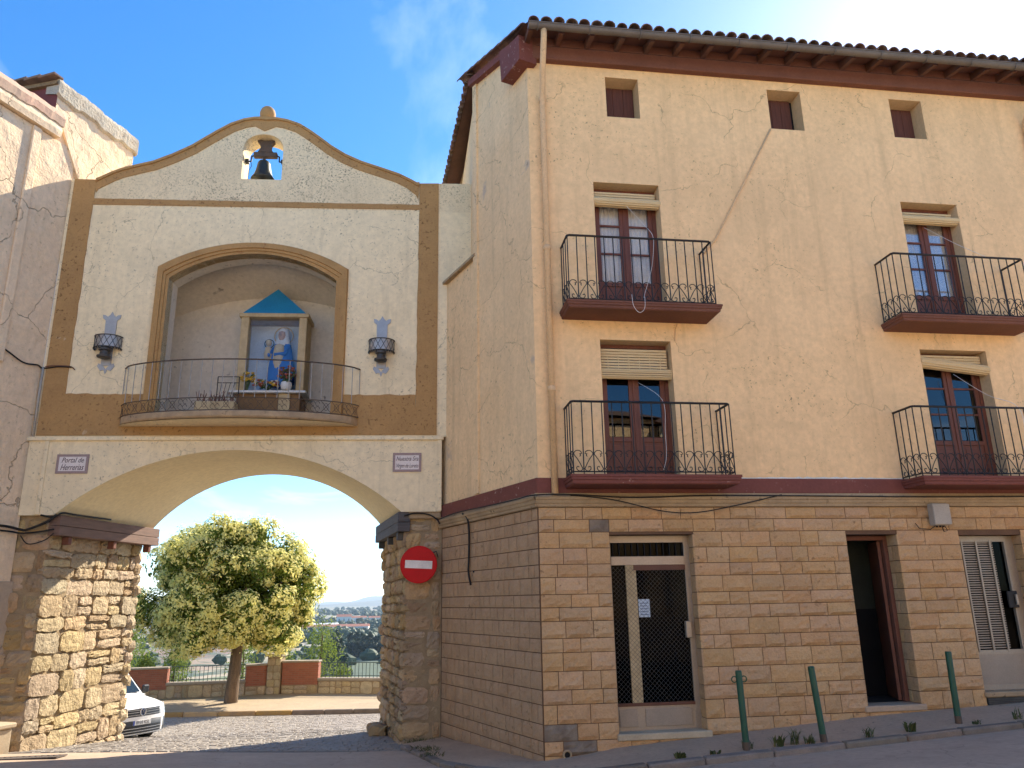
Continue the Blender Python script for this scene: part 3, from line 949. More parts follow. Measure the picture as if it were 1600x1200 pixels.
# glazed shop door
V1 = .17
gd = MB()
gd.box(1.055, 1.10, V1, V1 + .06, .285, 2.825)
gd.box(2.17, 2.255, V1, V1 + .06, .285, 2.825, .004)
gd.box(1.10, 2.17, V1, V1 + .06, 2.73, 2.825)
gd.box(1.10, 2.17, V1 - .01, V1 + .06, 2.42, 2.54, .004)
gd.box(1.10, 2.17, V1 + .004, V1 + .05, .285, .585)
gdo = gd.build('glazed_door', 'alu', house)
MB().box(1.11, 1.36, V1 - .008, V1 + .004, .33, .55, .004).build('door_panel', 'alu_panel', gdo)
MB().box(1.47, 2.12, V1 - .008, V1 + .004, .33, .55, .004).build('door_panel', 'alu_panel', gdo)
MB().box(1.10, 2.17, V1 - .012, V1 + .003, .585, .625).build('door_rail', 'door_brown_metal', gdo)
MB().box(1.42, 2.17, V1 - .014, V1 + .003, 2.35, 2.42).build('door_rail', 'door_brown_metal', gdo)
MB().box(1.305, 1.455, V1 + .002, V1 + .05, .625, 2.42, .004).build('door_post', 'shrine_stone', gdo)
MB().box(1.10, 1.305, V1 + .03, V1 + .036, .625, 2.42).build('door_glass', 'glass_black', gdo)
MB().box(1.455, 2.17, V1 + .03, V1 + .036, .625, 2.35).build('door_glass', 'glass_black', gdo)
MB().box(1.10, 2.17, V1 + .03, V1 + .036, 2.54, 2.73).build('door_glass', 'glass_black', gdo)
MB().box(2.10, 2.18, V1 - .07, V1 + .0, 1.44, 1.66, .008).build('door_handle', 'alu', gdo)
b = MB()
u0, u1, z0, z1 = 1.11, 2.165, .63, 2.40
stp = .062
k = -int((z1 - z0) / stp) - 1
while u0 + k * stp < u1:
    for sgn in (1, -1):
        # diagonal u = ub + s*(z-z0)*.8
        ub = u0 + k * stp if sgn == 1 else u0 + k * stp + (z1 - z0)
        s_ = sgn
        pts = []
        for zz_ in (z0, z1):
            pts.append((ub + s_ * (zz_ - z0), zz_))
        (xa, za), (xb, zb) = pts
        lo, hi = u0, u1
        if min(xa, xb) > hi or max(xa, xb) < lo: continue

        def clip(x_, z_, xo, zo):
            if x_ < lo: return lo, z_ + (lo - x_) / (xo - x_) * (zo - z_)
            if x_ > hi: return hi, z_ + (hi - x_) / (xo - x_) * (zo - z_)
            return x_, z_
        A_ = clip(xa, za, xb, zb); B_ = clip(xb, zb, xa, za)
        if abs(A_[0] - B_[0]) < .02: continue
        yo = V1 - .004 if sgn == 1 else V1 - .0075
        b.tube([(A_[0], yo, A_[1]), (B_[0], yo, B_[1])], .0022, 3, caps=False)
    k += 1
b.build('wire_mesh', 'zinc_dark', gdo)
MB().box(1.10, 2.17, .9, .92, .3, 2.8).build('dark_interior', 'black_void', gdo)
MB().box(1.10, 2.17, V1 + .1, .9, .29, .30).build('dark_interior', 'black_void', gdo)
pn = MB().box(1.47, 1.63, V1 + .022, V1 + .028, 1.72, 1.96).build('paper_notice', 'paper', gdo)
b = MB()
for i in range(5):
    b.box(1.49, 1.61 - .02 * (i % 2), V1 + .0195, V1 + .0215, 1.75 + i * .038, 1.76 + i * .038)
b.build('printed_lines', 'paper_ink', gdo)
# transom bars
b = MB()
for i in range(12):
    u = 1.13 + i * .092
    b.box(u, u + .012, V1 + .005, V1 + .02, 2.54, 2.73)
b.build('transom_bar', 'black_void', gdo)

# open brown door
od = MB()
od.box(4.575, 4.61, .24, .32, .50, 2.80)
od.box(5.30, 5.365, .24, .32, .50, 2.80, .005)
od.box(4.61, 5.30, .24, .32, 2.74, 2.80)
odo = od.build('door_frame', 'maroon_dark', house)
leaf = MB()
leaf.box(0, .66, 0, .045, 0, 2.22, .004)
leaf.box(.10, .56, -.012, 0, .15, .95, .01); leaf.box(.10, .56, -.012, 0, 1.1, 2.08, .01)
leaf.build('open_door_leaf', 'maroon_dark', odo, loc=(5.29, .31, .51), rot=R(69))
hb = MB()
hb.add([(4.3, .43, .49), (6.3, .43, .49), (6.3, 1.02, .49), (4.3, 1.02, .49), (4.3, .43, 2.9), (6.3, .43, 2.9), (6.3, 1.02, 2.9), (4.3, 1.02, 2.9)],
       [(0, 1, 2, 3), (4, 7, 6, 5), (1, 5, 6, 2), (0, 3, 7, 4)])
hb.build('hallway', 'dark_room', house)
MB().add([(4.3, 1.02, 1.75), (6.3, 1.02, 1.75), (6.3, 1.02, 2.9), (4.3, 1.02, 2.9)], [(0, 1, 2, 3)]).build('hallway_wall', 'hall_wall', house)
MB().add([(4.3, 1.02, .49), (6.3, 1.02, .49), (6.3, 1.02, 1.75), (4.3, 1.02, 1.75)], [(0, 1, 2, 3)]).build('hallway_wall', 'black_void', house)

# grey metal door with slats
md = MB()
V3 = .16
md.box(6.365, 6.41, V3, V3 + .06, .62, 2.785)
md.box(7.22, 7.375, V3, V3 + .06, .62, 2.785, .006)
md.box(6.41, 7.22, V3, V3 + .06, 2.70, 2.785)
md.box(6.41, 7.22, V3 + .004, V3 + .05, 1.10, 1.16)
md.box(6.41, 7.22, V3 + .002, V3 + .055, .62, .69)
mdo = md.build('metal_door', 'alu', house)
MB().box(6.41, 7.22, V3 + .012, V3 + .04, .69, 1.10).build('door_panel', 'alu_panel', mdo)
MB().box(6.41, 7.22, V3 + .05, V3 + .056, 1.16, 2.70).build('door_glass', 'glass_black', mdo)
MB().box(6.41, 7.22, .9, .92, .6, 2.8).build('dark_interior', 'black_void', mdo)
b = MB()
z = 1.18
while z < 2.68:
    b.box(6.43, 7.04, V3 + .022, V3 + .044, z, z + .017)
    z += .034
b.build('slat_panel', 'alu_panel', mdo)
for u in (6.50, 6.74, 6.97):
    MB().box(u, u + .028, V3 - .004, V3 + .02, 1.13, 2.72, .003).build('door_bar', 'alu', mdo)
lk = MB(); lk.box(7.10, 7.26, V3 - .035, V3 + .0, 1.74, 1.98, .008)
lko = lk.build('door_lock', 'iron', mdo)
MB().box(7.20, 7.235, V3 - .07, V3 - .04, 1.78, 1.93, .005).build('door_handle', 'alu', mdo)

# ---- attic shutters
for i, (a, b_, z0, z1) in enumerate(ATT):
    b = MB()
    gap = .05 if i == 1 else 0
    w_ = (b_ - a - .02 - gap) / 3
    wv = b.build('attic_shutter', 'shutter_wood', house) if False else None
    fr = MB().box(a + .004, b_ - .004, .30, .335, z0 + .004, z1 - .004).build('attic_window', 'black_void', house)
    for k in range(3):
        MB().box(a + .01 + k * w_ + .002, a + .01 + (k + 1) * w_ - .002, .262, .292, z0 + .008, z1 - .012, .003).build('shutter_board', 'shutter_wood', fr)

# ---- balcony doors
def french_door(a, b_, z0, z1, rows, curtain, gl):
    v = .22
    fr = MB()
    fr.box(a + .004, a + .06, v, v + .07, z0, z1 - .004)
    fr.box(b_ - .06, b_ - .004, v, v + .07, z0, z1 - .004)
    fr.box(a + .06, b_ - .06, v, v + .07, z1 - .06, z1 - .004)
    o = fr.build('balcony_door', 'door_wood', house)
    mid = (a + b_) / 2
    zp = z0 + .62                                  # top of the solid panel
    for s0, s1 in ((a + .06, mid - .004), (mid + .004, b_ - .06)):
        lf = MB()
        st = .075
        lf.box(s0 + .002, s0 + st, v + .008, v + .05, z0 + .01, z1 - .064, .003)
        lf.box(s1 - st, s1 - .002, v + .008, v + .05, z0 + .01, z1 - .064, .003)
        lf.box(s0 + st, s1 - st, v + .008, v + .05, z0 + .01, z0 + .12, .003)
        lf.box(s0 + st, s1 - st, v + .008, v + .05, zp - .07, zp, .003)
        lf.box(s0 + st, s1 - st, v + .008, v + .05, z1 - .15, z1 - .064, .003)
        lf.box(s0 + st, s1 - st, v + .028, v + .04, z0 + .12, zp - .07)
        lf.box(s0 + st + .04, s1 - st - .04, v + .018, v + .029, z0 + .17, zp - .12, .006)
        zt = z1 - .15
        for r_ in range(1, rows):
            zz_ = zp + (zt - zp) * r_ / rows
            lf.box(s0 + st, s1 - st, v + .012, v + .046, zz_ - .014, zz_ + .014, .003)
        l_ = lf.build('door_leaf', 'door_wood', o)
        for r_ in range(rows):
            q0 = zp + (zt - zp) * r_ / rows; q1 = zp + (zt - zp) * (r_ + 1) / rows
            MB().box(s0 + st, s1 - st, v + .030, v + .034, q0 + .01, q1 - .01).build('pane', gl, o)
        if curtain:
            c = MB()
            P = []
            for j in range(9):
                rr_ = []
                for i in range(33):
                    uu = s0 + .03 + (s1 - s0 - .06) * i / 32 * (1.0)
                    f_ = .55 + .45 * math.cos(j * .4)
                    rr_.append((uu, v + .075 + .018 * math.sin(i * 1.35 + .7 * math.sin(j * .5) + s0 * 7), zp - .05 + (z1 - .05 - zp) * j / 8))
                P.append(rr_)
            c.grid(P).build('curtain', 'curtain', o, smooth=True)
    MB().box(mid - .02, mid + .02, v - .006, v + .012, z0 + .01, z1 - .064, .004).build('meeting_stile', 'door_wood', o)
    # dark room behind
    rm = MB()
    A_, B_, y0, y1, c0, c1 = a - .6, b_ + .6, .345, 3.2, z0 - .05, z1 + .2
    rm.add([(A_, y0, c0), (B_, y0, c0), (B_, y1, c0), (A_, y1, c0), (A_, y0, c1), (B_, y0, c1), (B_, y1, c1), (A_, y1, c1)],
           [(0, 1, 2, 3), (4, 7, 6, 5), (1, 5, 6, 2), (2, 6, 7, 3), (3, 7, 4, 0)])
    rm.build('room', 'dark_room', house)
    return o


french_door(*BALW[0], 3, True, 'glass')
french_door(*BALW[1], 3, True, 'glass')
french_door(*BALW[2], 1, False, 'glass_dark')
french_door(*BALW[3], 3, False, 'glass_dark')


# ---- balconies
def spiral(cx_, cz_, r0, r1, a0, a1, n=12):
    return [(cx_ + (r0 + (r1 - r0) * i / n) * math.cos(a0 + (a1 - a0) * i / n), 0, cz_ + (r0 + (r1 - r0) * i / n) * math.sin(a0 + (a1 - a0) * i / n)) for i in range(n + 1)]


def scroll_mesh():
    """one S-scroll for a bay of width .14, height .30 (x 0...14)"""
    b = MB()
    w_ = .14
    up = spiral(.105, .232, .008, .050, -2.2 + 2 * math.pi, .0 + math.pi * .0 - 0, 14)
    # upper curl: inside -> over the top -> down the left flank
    top = [(.085 + .016 * math.cos(t), 0, .225 + .016 * math.sin(t)) for t in np.linspace(-1.5, 1.5, 6)]
    arc = [(.065 + .055 * math.cos(t), 0, .240 + .052 * math.sin(t)) for t in np.linspace(.2, math.pi, 9)]
    low = [(.010 + .112 * k, 0, .240 - .190 * (k ** .9) - .0 + .02 * math.sin(k * math.pi)) for k in np.linspace(.1, 1, 7)]
    arc2 = [(.085 + .042 * math.cos(t), 0, .048 + .040 * math.sin(t)) for t in np.linspace(-.2, -math.pi, 7)]
    end = [(.060 + .016 * math.cos(t), 0, .056 + .016 * math.sin(t)) for t in np.linspace(math.pi, .2, 5)]
    b.tube(top + arc + low + arc2 + end, .0065, 5)
    return b.mesh('scroll', 'iron', True)


SCR = scroll_mesh()
_m = SCR.copy()
_m.transform(Matrix.Scale(-1, 4, (1, 0, 0))); _m.flip_normals()
SCRM = _m
BAL_ME = MB().tube([(0, 0, 0), (0, 0, .955)], .0085, 6).mesh('baluster', 'iron')


def balcony(u0, u1, zb, zt, dep, slabh, dr, mslab):
    """slab bottom zb; rail top zt; rail projects dr, slab projects dep"""
    z1 = zb + slabh
    b = MB()
    pr = [(dep - .045, zb), (dep - .03, zb + slabh * .12), (dep - .028, zb + slabh * .38), (dep - .012, zb + slabh * .46), (dep - .010, zb + slabh * .70), (dep, zb + slabh * .76), (dep, z1)]
    # profile wraps round three sides
    P = []
    for ex, z in pr:
        o = dep - ex
        P.append([(u0 + o - .06, .01, z), (u0 + o - .06, -ex, z), (u1 - o + .06, -ex, z), (u1 - o + .06, .01, z)])
    b.grid(P)
    o = dep - pr[0][0]
    b.add([P[-1][0], P[-1][1], P[-1][2], P[-1][3]], [(0, 1, 2, 3)])
    b.add([P[0][0], P[0][1], P[0][2], P[0][3]], [(3, 2, 1, 0)])
    s_ = b.build('balcony_slab', mslab, house, recalc=True)
    ht = zt - z1
    rail = MB()
    rr = [(u0, 0.0, zt), (u0, -dr + .03, zt), (u0 + .03, -dr, zt), (u1 - .03, -dr, zt), (u1, -dr + .03, zt), (u1, .0, zt)]
    for k in range(len(rr) - 1):
        rail.tube([rr[k], rr[k + 1]], .017, 6)
    low = z1 + .045
    rail.tube([(u0, 0, low), (u0, -dr, low), (u1, -dr, low), (u1, 0, low)], .009, 5)
    rail.build('handrail', 'iron', s_)
    nb = int(round((u1 - u0) / .14))
    st = (u1 - u0) / nb
    sc = ht / .955
    for i in range(nb + 1):
        q = link('baluster', BAL_ME, s_, (u0 + i * st, -dr, z1)); q.scale = (1, 1, sc)
    for i in range(nb):
        m_ = SCR if i % 2 == 0 else SCRM
        x_ = u0 + i * st + (0 if i % 2 == 0 else st)
        q = link('scroll', m_, s_, (x_, -dr, z1 + .045)); q.scale = (st / .14, 1, 1)
    for uu in (u0, u1):
        for k, vv in enumerate((-.01, -dr * .34, -dr * .67)):
            q = link('baluster', BAL_ME, s_, (uu, vv, z1)); q.scale = (1, 1, sc)
        for k in range(3):
            q = link('scroll', SCR, s_, (uu, -dr * k / 3 - .005, z1 + .045), R(-90)); q.scale = (dr / 3 / .14, 1, 1)
    return s_


balcony(.52, 2.73, 5.985, 7.145, .545, .115, .45, 'maroon_dark')
balcony(5.70, 7.96, 5.955, 7.10, .545, .115, .45, 'maroon_dark')
balcony(.48, 2.77, 3.46, 4.615, .55, .13, .46, 'maroon')
balcony(5.61, 8.00, 3.46, 4.63, .55, .13, .46, 'maroon')


# ---- roof, eaves, gutter, pipes
def roof_z(v): return 10.775 + (v + .53) * .27
# soffit boards and roof deck
b = MB()
b.add([(C0 - .08, -.53, 10.735), (UE, -.53, 10.735), (UE, 3.4, roof_z(3.4) - .04), (C0 - .9, 3.4, roof_z(3.4) - .04)], [(0, 1, 2, 3)])
b.add([(C0 - .08, -.53, 10.77), (UE, -.53, 10.77), (UE, 3.4, roof_z(3.4)), (C0 - .9, 3.4, roof_z(3.4))], [(3, 2, 1, 0)])
roof = b.build('roof', 'rafter_wood', house)
MB().box(C0 - .06, UE, -.12, .10, 10.45, 10.70, .012).build('eaves_beam', 'maroon_dark', house)
u = .02
while u < 9.6:
    rb = MB()
    rb.add([(u, -.12, 10.70), (u + .075, -.12, 10.70), (u + .075, -.50, 10.64), (u, -.50, 10.64), (u, -.12, 10.86), (u + .075, -.12, 10.86), (u + .075, -.50, 10.735), (u, -.50, 10.735)],
           [(0, 1, 2, 3), (4, 7, 6, 5), (0, 4, 5, 1), (1, 5, 6, 2), (2, 6, 7, 3), (3, 7, 4, 0)])
    rb.build('rafter', 'rafter_wood', house, recalc=True)
    u += .50
MB().add([(C0 - .05, -.12, 10.70), (UE, -.12, 10.70), (UE, -.12, 10.86), (C0 - .05, -.12, 10.86)], [(0, 1, 2, 3)]).build('eaves_board', 'maroon_dark', house)
# beam return and verge on the side
side_slab('eaves_beam', [(-.14, 10.34), (.50, 10.34), (.56, 10.98), (.2, 10.86), (-.14, 10.80)], 'maroon', .22, -.1)
side_slab('verge_board', [(.57, 10.96), (2.10, 11.36), (2.10, 11.50), (.57, 11.10)], 'maroon', .10, -.25)
# barrel tiles
def barrel(L=.42, r0=.095, r1=.075, th=.014, n=7):
    b = MB()
    P, Q = [], []
    for (y_, r_) in ((0, r0), (L, r1)):
        P.append([(r_ * math.cos(a_), y_, r_ * math.sin(a_) * .9) for a_ in np.linspace(0, math.pi, n)])
        Q.append([((r_ - th) * math.cos(a_), y_, (r_ - th) * math.sin(a_) * .9) for a_ in np.linspace(math.pi, 0, n)])
    vs = P[0] + Q[0] + P[1] + Q[1]
    m_ = 2 * n
    b.add(vs, [(i, (i + 1) % m_, m_ + (i + 1) % m_, m_ + i) for i in range(m_)] + [tuple(range(m_)), tuple(range(m_, 2 * m_))[::-1]])
    return b.mesh('roof_tile', 'tile', False)


TILE = barrel()
trg = random.Random(4)
pitch = math.atan(.27)
u = C0 + .02
while u < 9.8:
    o = link('roof_tile', TILE, roof, (u, -.605, 10.755 + trg.uniform(-.012, .02)), (pitch, trg.uniform(-.08, .08), trg.uniform(-.03, .03)))
    sc_ = trg.uniform(.92, 1.1); o.scale = (sc_, 1, sc_)
    u += .205
# remaining courses, corrugated sheet of tiles
b = MB()
P = []
nu = int((UE + .3) / .0512)
for j, v in enumerate(np.linspace(-.35, 3.4, 13)):
    P.append([(C0 - .05 - .25 * max(v, 0) + i * .05125, v, roof_z(v) + .045 + .038 * math.cos(i * math.pi / 2) + (.015 if j % 2 else 0)) for i in range(nu)])
b.grid(P).build('roof_tiles', 'tile', roof, smooth=True, kind='stuff')
# verge tiles up the side
for k in range(9):
    t = -.15 + k * .27
    c_ = sp(t, roof_z(sp(t, 0).y) + .085, .12)
    if k > 2: c_.z = 11.02 + (t - .57) * .27 + .13
    o = link('roof_tile', TILE, roof, tuple(c_), (pitch, 0, sa - math.pi / 2))
# rear side eave (hip) running back behind the gate
e0, e1 = Vector((-.69, 12.42, 11.42)), Vector((-1.62, 16.9, 11.42))
inv = Matrix.Translation(HO) @ Matrix.Rotation(HA, 4, 'Z'); inv.invert()
E0, E1 = inv @ e0, inv @ e1
dE = (E1 - E0); LEN = dE.length; dE.normalize(); nE = Vector((dE.y, -dE.x, 0))    # inwards (to the right)
b = MB()
b.add([tuple(E0), tuple(E1), tuple(E1 + nE * 3 + Vector((0, 0, .9))), tuple(E0 + nE * 3 + Vector((0, 0, .9)))], [(0, 1, 2, 3)])
b.add([tuple(E0 + Vector((0, 0, .05))), tuple(E1 + Vector((0, 0, .05))), tuple(E1 + nE * 3 + Vector((0, 0, .95))), tuple(E0 + nE * 3 + Vector((0, 0, .95)))], [(3, 2, 1, 0)])
b.build('side_roof', 'rafter_wood', house)
ea = math.atan2(nE.y, nE.x) - math.pi / 2
k = 0
while k * .2 < LEN:
    c_ = E0 + dE * (k * .2) - nE * .06
    o = link('roof_tile', TILE, roof, (c_.x, c_.y, c_.z + .05 + trg.uniform(-.02, .02)), (R(16), trg.uniform(-.1, .1), ea + trg.uniform(-.08, .08)))
    k += 1
b = MB()
q0, q1 = E0 + nE * .42 + dE * .35, E1 + nE * .42
b.tube([q0 + Vector((0, 0, -.02)), q0.lerp(q1, .5) + Vector((.03, 0, .02)), q1 + Vector((0, 0, -.02))], .12, 8)
b.build('roof_timber', 'old_timber', house, smooth=True)
# side wall beyond the quoin under the hip eave
b = MB()
w0, w1 = E0 + nE * .55 + dE * .1, E1 + nE * .55
b.add([(w0.x, w0.y, 3), (w1.x, w1.y, 3), (w1.x, w1.y, 11.5), (w0.x, w0.y, 11.5), (w0.x + nE.x * .3, w0.y + nE.y * .3, 3), (w1.x + nE.x * .3, w1.y + nE.y * .3, 3), (w1.x + nE.x * .3, w1.y + nE.y * .3, 11.6), (w0.x + nE.x * .3, w0.y + nE.y * .3, 11.6)],
      [(0, 1, 2, 3), (4, 7, 6, 5), (0, 3, 7, 4), (1, 5, 6, 2), (3, 2, 6, 7)])
b.build('side_wall', 'cream', house, recalc=True)

# gutter: half round with beads and brackets
b = MB()
P = []
gprof = [(.068 * math.cos(a_), .075 * math.sin(a_)) for a_ in np.linspace(math.pi, 2 * math.pi, 9)]
gin = [(.060 * math.cos(a_), .067 * math.sin(a_)) for a_ in np.linspace(2 * math.pi, math.pi, 9)]
full = gprof + gin
for u in (C0 - .07, 2, 4, 6, 8, UE):
    P.append([(u, -.60 + y_, 10.68 + z_) for y_, z_ in full] + [(u, -.60 + full[0][0], 10.68 + full[0][1])])
b.grid(P)
b.tube([(C0 - .07, -.67, 10.68), (UE, -.67, 10.68)], .011, 6)
ends = [(C0 - .07, -.60 + y_, 10.68 + z_) for y_, z_ in gprof]
b.add(ends, [tuple(range(len(ends)))])
gut = b.build('gutter', 'gutter_metal', house, smooth=False)
u = .15
k = 0
while u < 9.6:
    br = MB()
    br.tube([(u, -.60 + 1.14 * y_, 10.68 + 1.14 * z_) for y_, z_ in gprof], .009, 4)
    br.build('gutter_bracket', 'gutter_metal', gut)
    u += .83
# downpipe
b = MB()
b.tube([(.25, -.58, 10.62), (.25, -.565, 10.50), (.26, -.35, 10.12), (.29, -.10, 9.72), (.29, -.075, 9.6), (.29, -.075, 3.38)], .048, 10)
dp = b.build('downpipe', 'pipe_paint', house, smooth=True)
for z in (9.66, 7.06, 4.85):
    b = MB(); b.lathe([(.050, 0), (.060, .01), (.060, .07), (.050, .08)], (.29, -.075, z), 12); b.build('pipe_collar', 'pipe_paint', dp, smooth=True)
b = MB()
b.tube([(8.95, -.60, 10.68), (8.95, -.4, 10.3), (8.96, -.09, 9.95), (8.96, -.075, 9.8), (8.96, -.075, 3.65)], .048, 10)
b.build('downpipe', 'pipe_paint', house, smooth=True)
# painted wall strip behind the wires, cable between attic window and balcony
b = MB()
b.tube([(4.18, -.012, 9.50), (3.6, -.014, 8.45), (3.02, -.014, 7.42), (2.80, -.02, 7.16)], .016, 6)
b.build('wall_conduit', 'pipe_paint', house, smooth=True)
b = MB(); b.tube([(2.28, -.01, 5.98), (2.24, -.01, 5.88), (2.22, -.01, 5.70)], .007, 5); b.build('wall_conduit', 'pipe_paint', house)
# drain hole
b = MB(); b.tube([(.345 + .05 * math.cos(a_), -.045, .07 + .05 * math.sin(a_)) for a_ in np.linspace(0, 2 * math.pi, 13)[:-1]], .014, 6, closed=True)
dro = b.build('drain_pipe', 'moulding_stone', house)
b = MB(); b.add([(.345 + .045 * math.cos(a_), -.040, .07 + .045 * math.sin(a_)) for a_ in np.linspace(0, 2 * math.pi, 13)[:-1]], [tuple(range(12))]); b.build('drain_hole', 'black_void', dro)


# ================================================================== GATE
gate = thing('arched_gatehouse', 'cream town gate with curved gable, open shrine niche and wide arch', 'gate', GO, GA)
GB = 2.75


def arc_pts(u0, u1, zs, zc, n=28):
    h = (u1 - u0) / 2; r = zc - zs; Rr = (h * h + r * r) / (2 * r); c_ = (u0 + u1) / 2
    return [(c_ - h + 2 * h * i / n, zc - (Rr - math.sqrt(max(Rr * Rr - (-h + 2 * h * i / n) ** 2, 0)))) for i in range(n + 1)]


FA = arc_pts(-6.53, -.67, 3.50, 4.61)
RA = arc_pts(-5.95, -1.20, 3.44, 4.61)
# top profile (outer), left to right
TOP = [(-7.08, 9.90), (-6.62, 9.90), (-6.55, 9.93), (-6.35, 10.05), (-6.18, 10.13), (-5.90, 10.22), (-5.6, 10.31), (-5.25, 10.48), (-4.91, 10.68), (-4.65, 10.88), (-4.45, 11.03), (-4.2, 11.20), (-3.95, 11.31), (-3.75, 11.355), (-3.54, 11.365),
       (-3.3, 11.355), (-3.10, 11.32), (-2.85, 11.23), (-2.65, 11.10), (-2.45, 10.95), (-2.2, 10.75), (-1.92, 10.57), (-1.6, 10.42), (-1.16, 10.27), (-.85, 10.16), (-.62, 10.04), (-.5, 9.97), (-.45, 9.98), (-.07, 9.99), (1.6, 10.0)]
# niche opening
NI = [(-5.05, 5.35)] + [(-1.98, 5.35)] + arc_pts(-5.07, -1.99, 7.88, 8.40, 20)[::-1]
NI = [(-5.07, 5.19), (-1.99, 5.19)] + arc_pts(-5.07, -1.99, 7.88, 8.40, 20)[::-1]
BELLH = [(-3.92, 9.99), (-3.15, 9.99)] + [(-3.535 + .385 * math.cos(a_), 10.70 + .30 * math.sin(a_)) for a_ in np.linspace(0, math.pi, 13)]
TB = 9.36
up = [(-7.08, TB)] + TOP + [(1.6, TB)]
MB().poly(up[::-1], [BELLH[::-1]], 0, .45).build('gable_wall', 'cream_mould', gate)
MB().poly([(-7.08, 4.85), (1.6, 4.85), (1.6, TB), (-7.08, TB)], [NI], 0, .45).build('upper_wall', 'cream', gate)
# room behind
rm = MB()
rm.add([(-7.08, .45, 4.8), (-7.08, GB, 4.8), (1.4, GB, 4.8), (1.4, .45, 4.8), (-7.08, .45, 9.3), (-7.08, GB, 9.3), (1.4, GB, 9.3), (1.4, .45, 9.3)],
       [(0, 4, 5, 1), (1, 5, 6, 2), (2, 6, 7, 3), (4, 7, 6, 5)])
rm.build('rear_chamber', 'cream', gate)
# spandrel block with arch
b = MB()
ZS0 = 3.50
fo = [(-7.10, ZS0)] + FA + [(.02, ZS0), (.02, 4.80), (-7.10, 4.80)]
ro = [(-7.10, ZS0)] + RA + [(.02, ZS0), (.02, 4.80), (-7.10, 4.80)]
for outl, v, flip in ((fo, -.03, False), (ro, GB, True)):
    tr = tessellate_polygon([[Vector((p[0], p[1], 0)) for p in outl]])
    vs = [(p[0], v, p[1]) for p in outl]
    b.add(vs, [tuple(t) for t in tr])
b.build('spandrel', 'cream', gate, recalc=True)
b = MB()
NS = 10
P = []
for j in range(NS + 1):
    k = j / NS
    P.append([(a_[0] + (c_[0] - a_[0]) * k, -.03 + (GB + .03) * k, a_[1] + (c_[1] - a_[1]) * k) for a_, c_ in zip(FA, RA)])
b.grid(P)
# soffit lip at both springings
b.add([(-7.1, -.03, ZS0), (-6.53, -.03, ZS0), (-5.95, GB, 3.44), (-7.1, GB, 3.44)], [(0, 1, 2, 3)])
b.add([(.02, -.03, ZS0), (-.67, -.03, ZS0), (-1.2, GB, 3.44), (.02, GB, 3.44)], [(3, 2, 1, 0)])
b.build('arch_vault', 'vault_plaster', gate, smooth=True)
MB().box(-7.13, .06, -.075, .0, 4.78, 4.85, .008).build('cornice', 'cream', gate)
MB().box(-6.83, -6.76, -.055, -.03, 3.51, 4.78, .006).build('pilaster_strip', 'cream', gate)
MB().box(-.045, .03, -.055, -.03, 3.51, 4.78, .006).build('pilaster_strip', 'cream', gate)

# ochre bands, 15 mm proud
PF = -.016
def band(pts, name='painted_band', m='ochre', v1=.002): return MB().poly(pts, [], PF, v1).build(name, m, gate)


brng = random.Random(11)
def wob(a, b_, n, ax, amp=.008):
    """wobbly painted edge between two points"""
    out = []
    for i in range(n + 1):
        k = i / n
        p = [a[0] + (b_[0] - a[0]) * k, a[1] + (b_[1] - a[1]) * k]
        if 0 < i < n: p[ax] += brng.uniform(-amp, amp)
        out.append(tuple(p))
    return out


band([(-7.02, 4.88), (-6.63, 4.88)] + wob((-6.63, 4.88), (-6.62, 9.50), 30, 0)[1:] + [(-6.62, 9.64), (-6.60, 9.78), (-6.62, 9.895), (-7.02, 9.895)])
band([(-.46, 4.88), (-.07, 4.88), (-.07, 9.985), (-.45, 9.975)] + wob((-.45, 9.50), (-.46, 4.88), 30, 0)[:-1])
band([(-6.63, 4.88), (-.46, 4.88)] + wob((-.46, 5.63), (-1.765, 5.632), 14, 1, .012) + [(-1.765, 5.19), (-5.295, 5.19)] + wob((-5.295, 5.632), (-6.63, 5.635), 14, 1, .012))
band([(-6.62, 9.37), (-.45, 9.40), (-.45, 9.505)] + wob((-.45, 9.505), (-6.62, 9.495), 50, 1, .006)[1:])
# curved border under the gable edge
ot = TOP[1:28]
inn = []
for i, (x_, z_) in enumerate(ot):
    a_, c_ = ot[max(i - 1, 0)], ot[min(i + 1, len(ot) - 1)]
    d_ = Vector((c_[0] - a_[0], c_[1] - a_[1])); d_.normalize()
    wdt = .185
    if abs(x_ + 3.54) < .15: wdt = .30
    inn.append((x_ + d_.y * wdt, z_ - d_.x * wdt))
inn[0] = (-6.60, 9.62); inn[1] = (-6.56, 9.70); inn[-1] = (-.47, 9.62); inn[-2] = (-.52, 9.72)
b = MB()
n_ = len(ot)
top_ = [(p[0], PF - .03, p[1] + .012) for p in ot]; inn_ = [(p[0], PF, p[1]) for p in inn]; back_ = [(p[0], .47, p[1] + .012) for p in ot]; ib_ = [(p[0], .002, p[1]) for p in inn]
mid_ = [(p[0] * .8 + q[0] * .2, PF - .03, p[1] * .8 + q[1] * .2) for p, q in zip(ot, inn)]
mid2 = [(p[0] * .79 + q[0] * .21, PF, p[1] * .79 + q[1] * .21) for p, q in zip(ot, inn)]
b.grid([back_, top_, mid_, mid2, inn_, ib_])
b.build('gable_border', 'ochre', gate, recalc=True)
b = MB(); b.lathe([(.0, -.24), (.04, -.22), (.08, -.12), (.13, -.04), (.155, .04), (.155, .10), (.135, .17), (.09, .22), (.0, .24)], (-3.54, .14, 11.47), 18)
b.build('finial_ball', 'ochre_stone', gate, smooth=True)

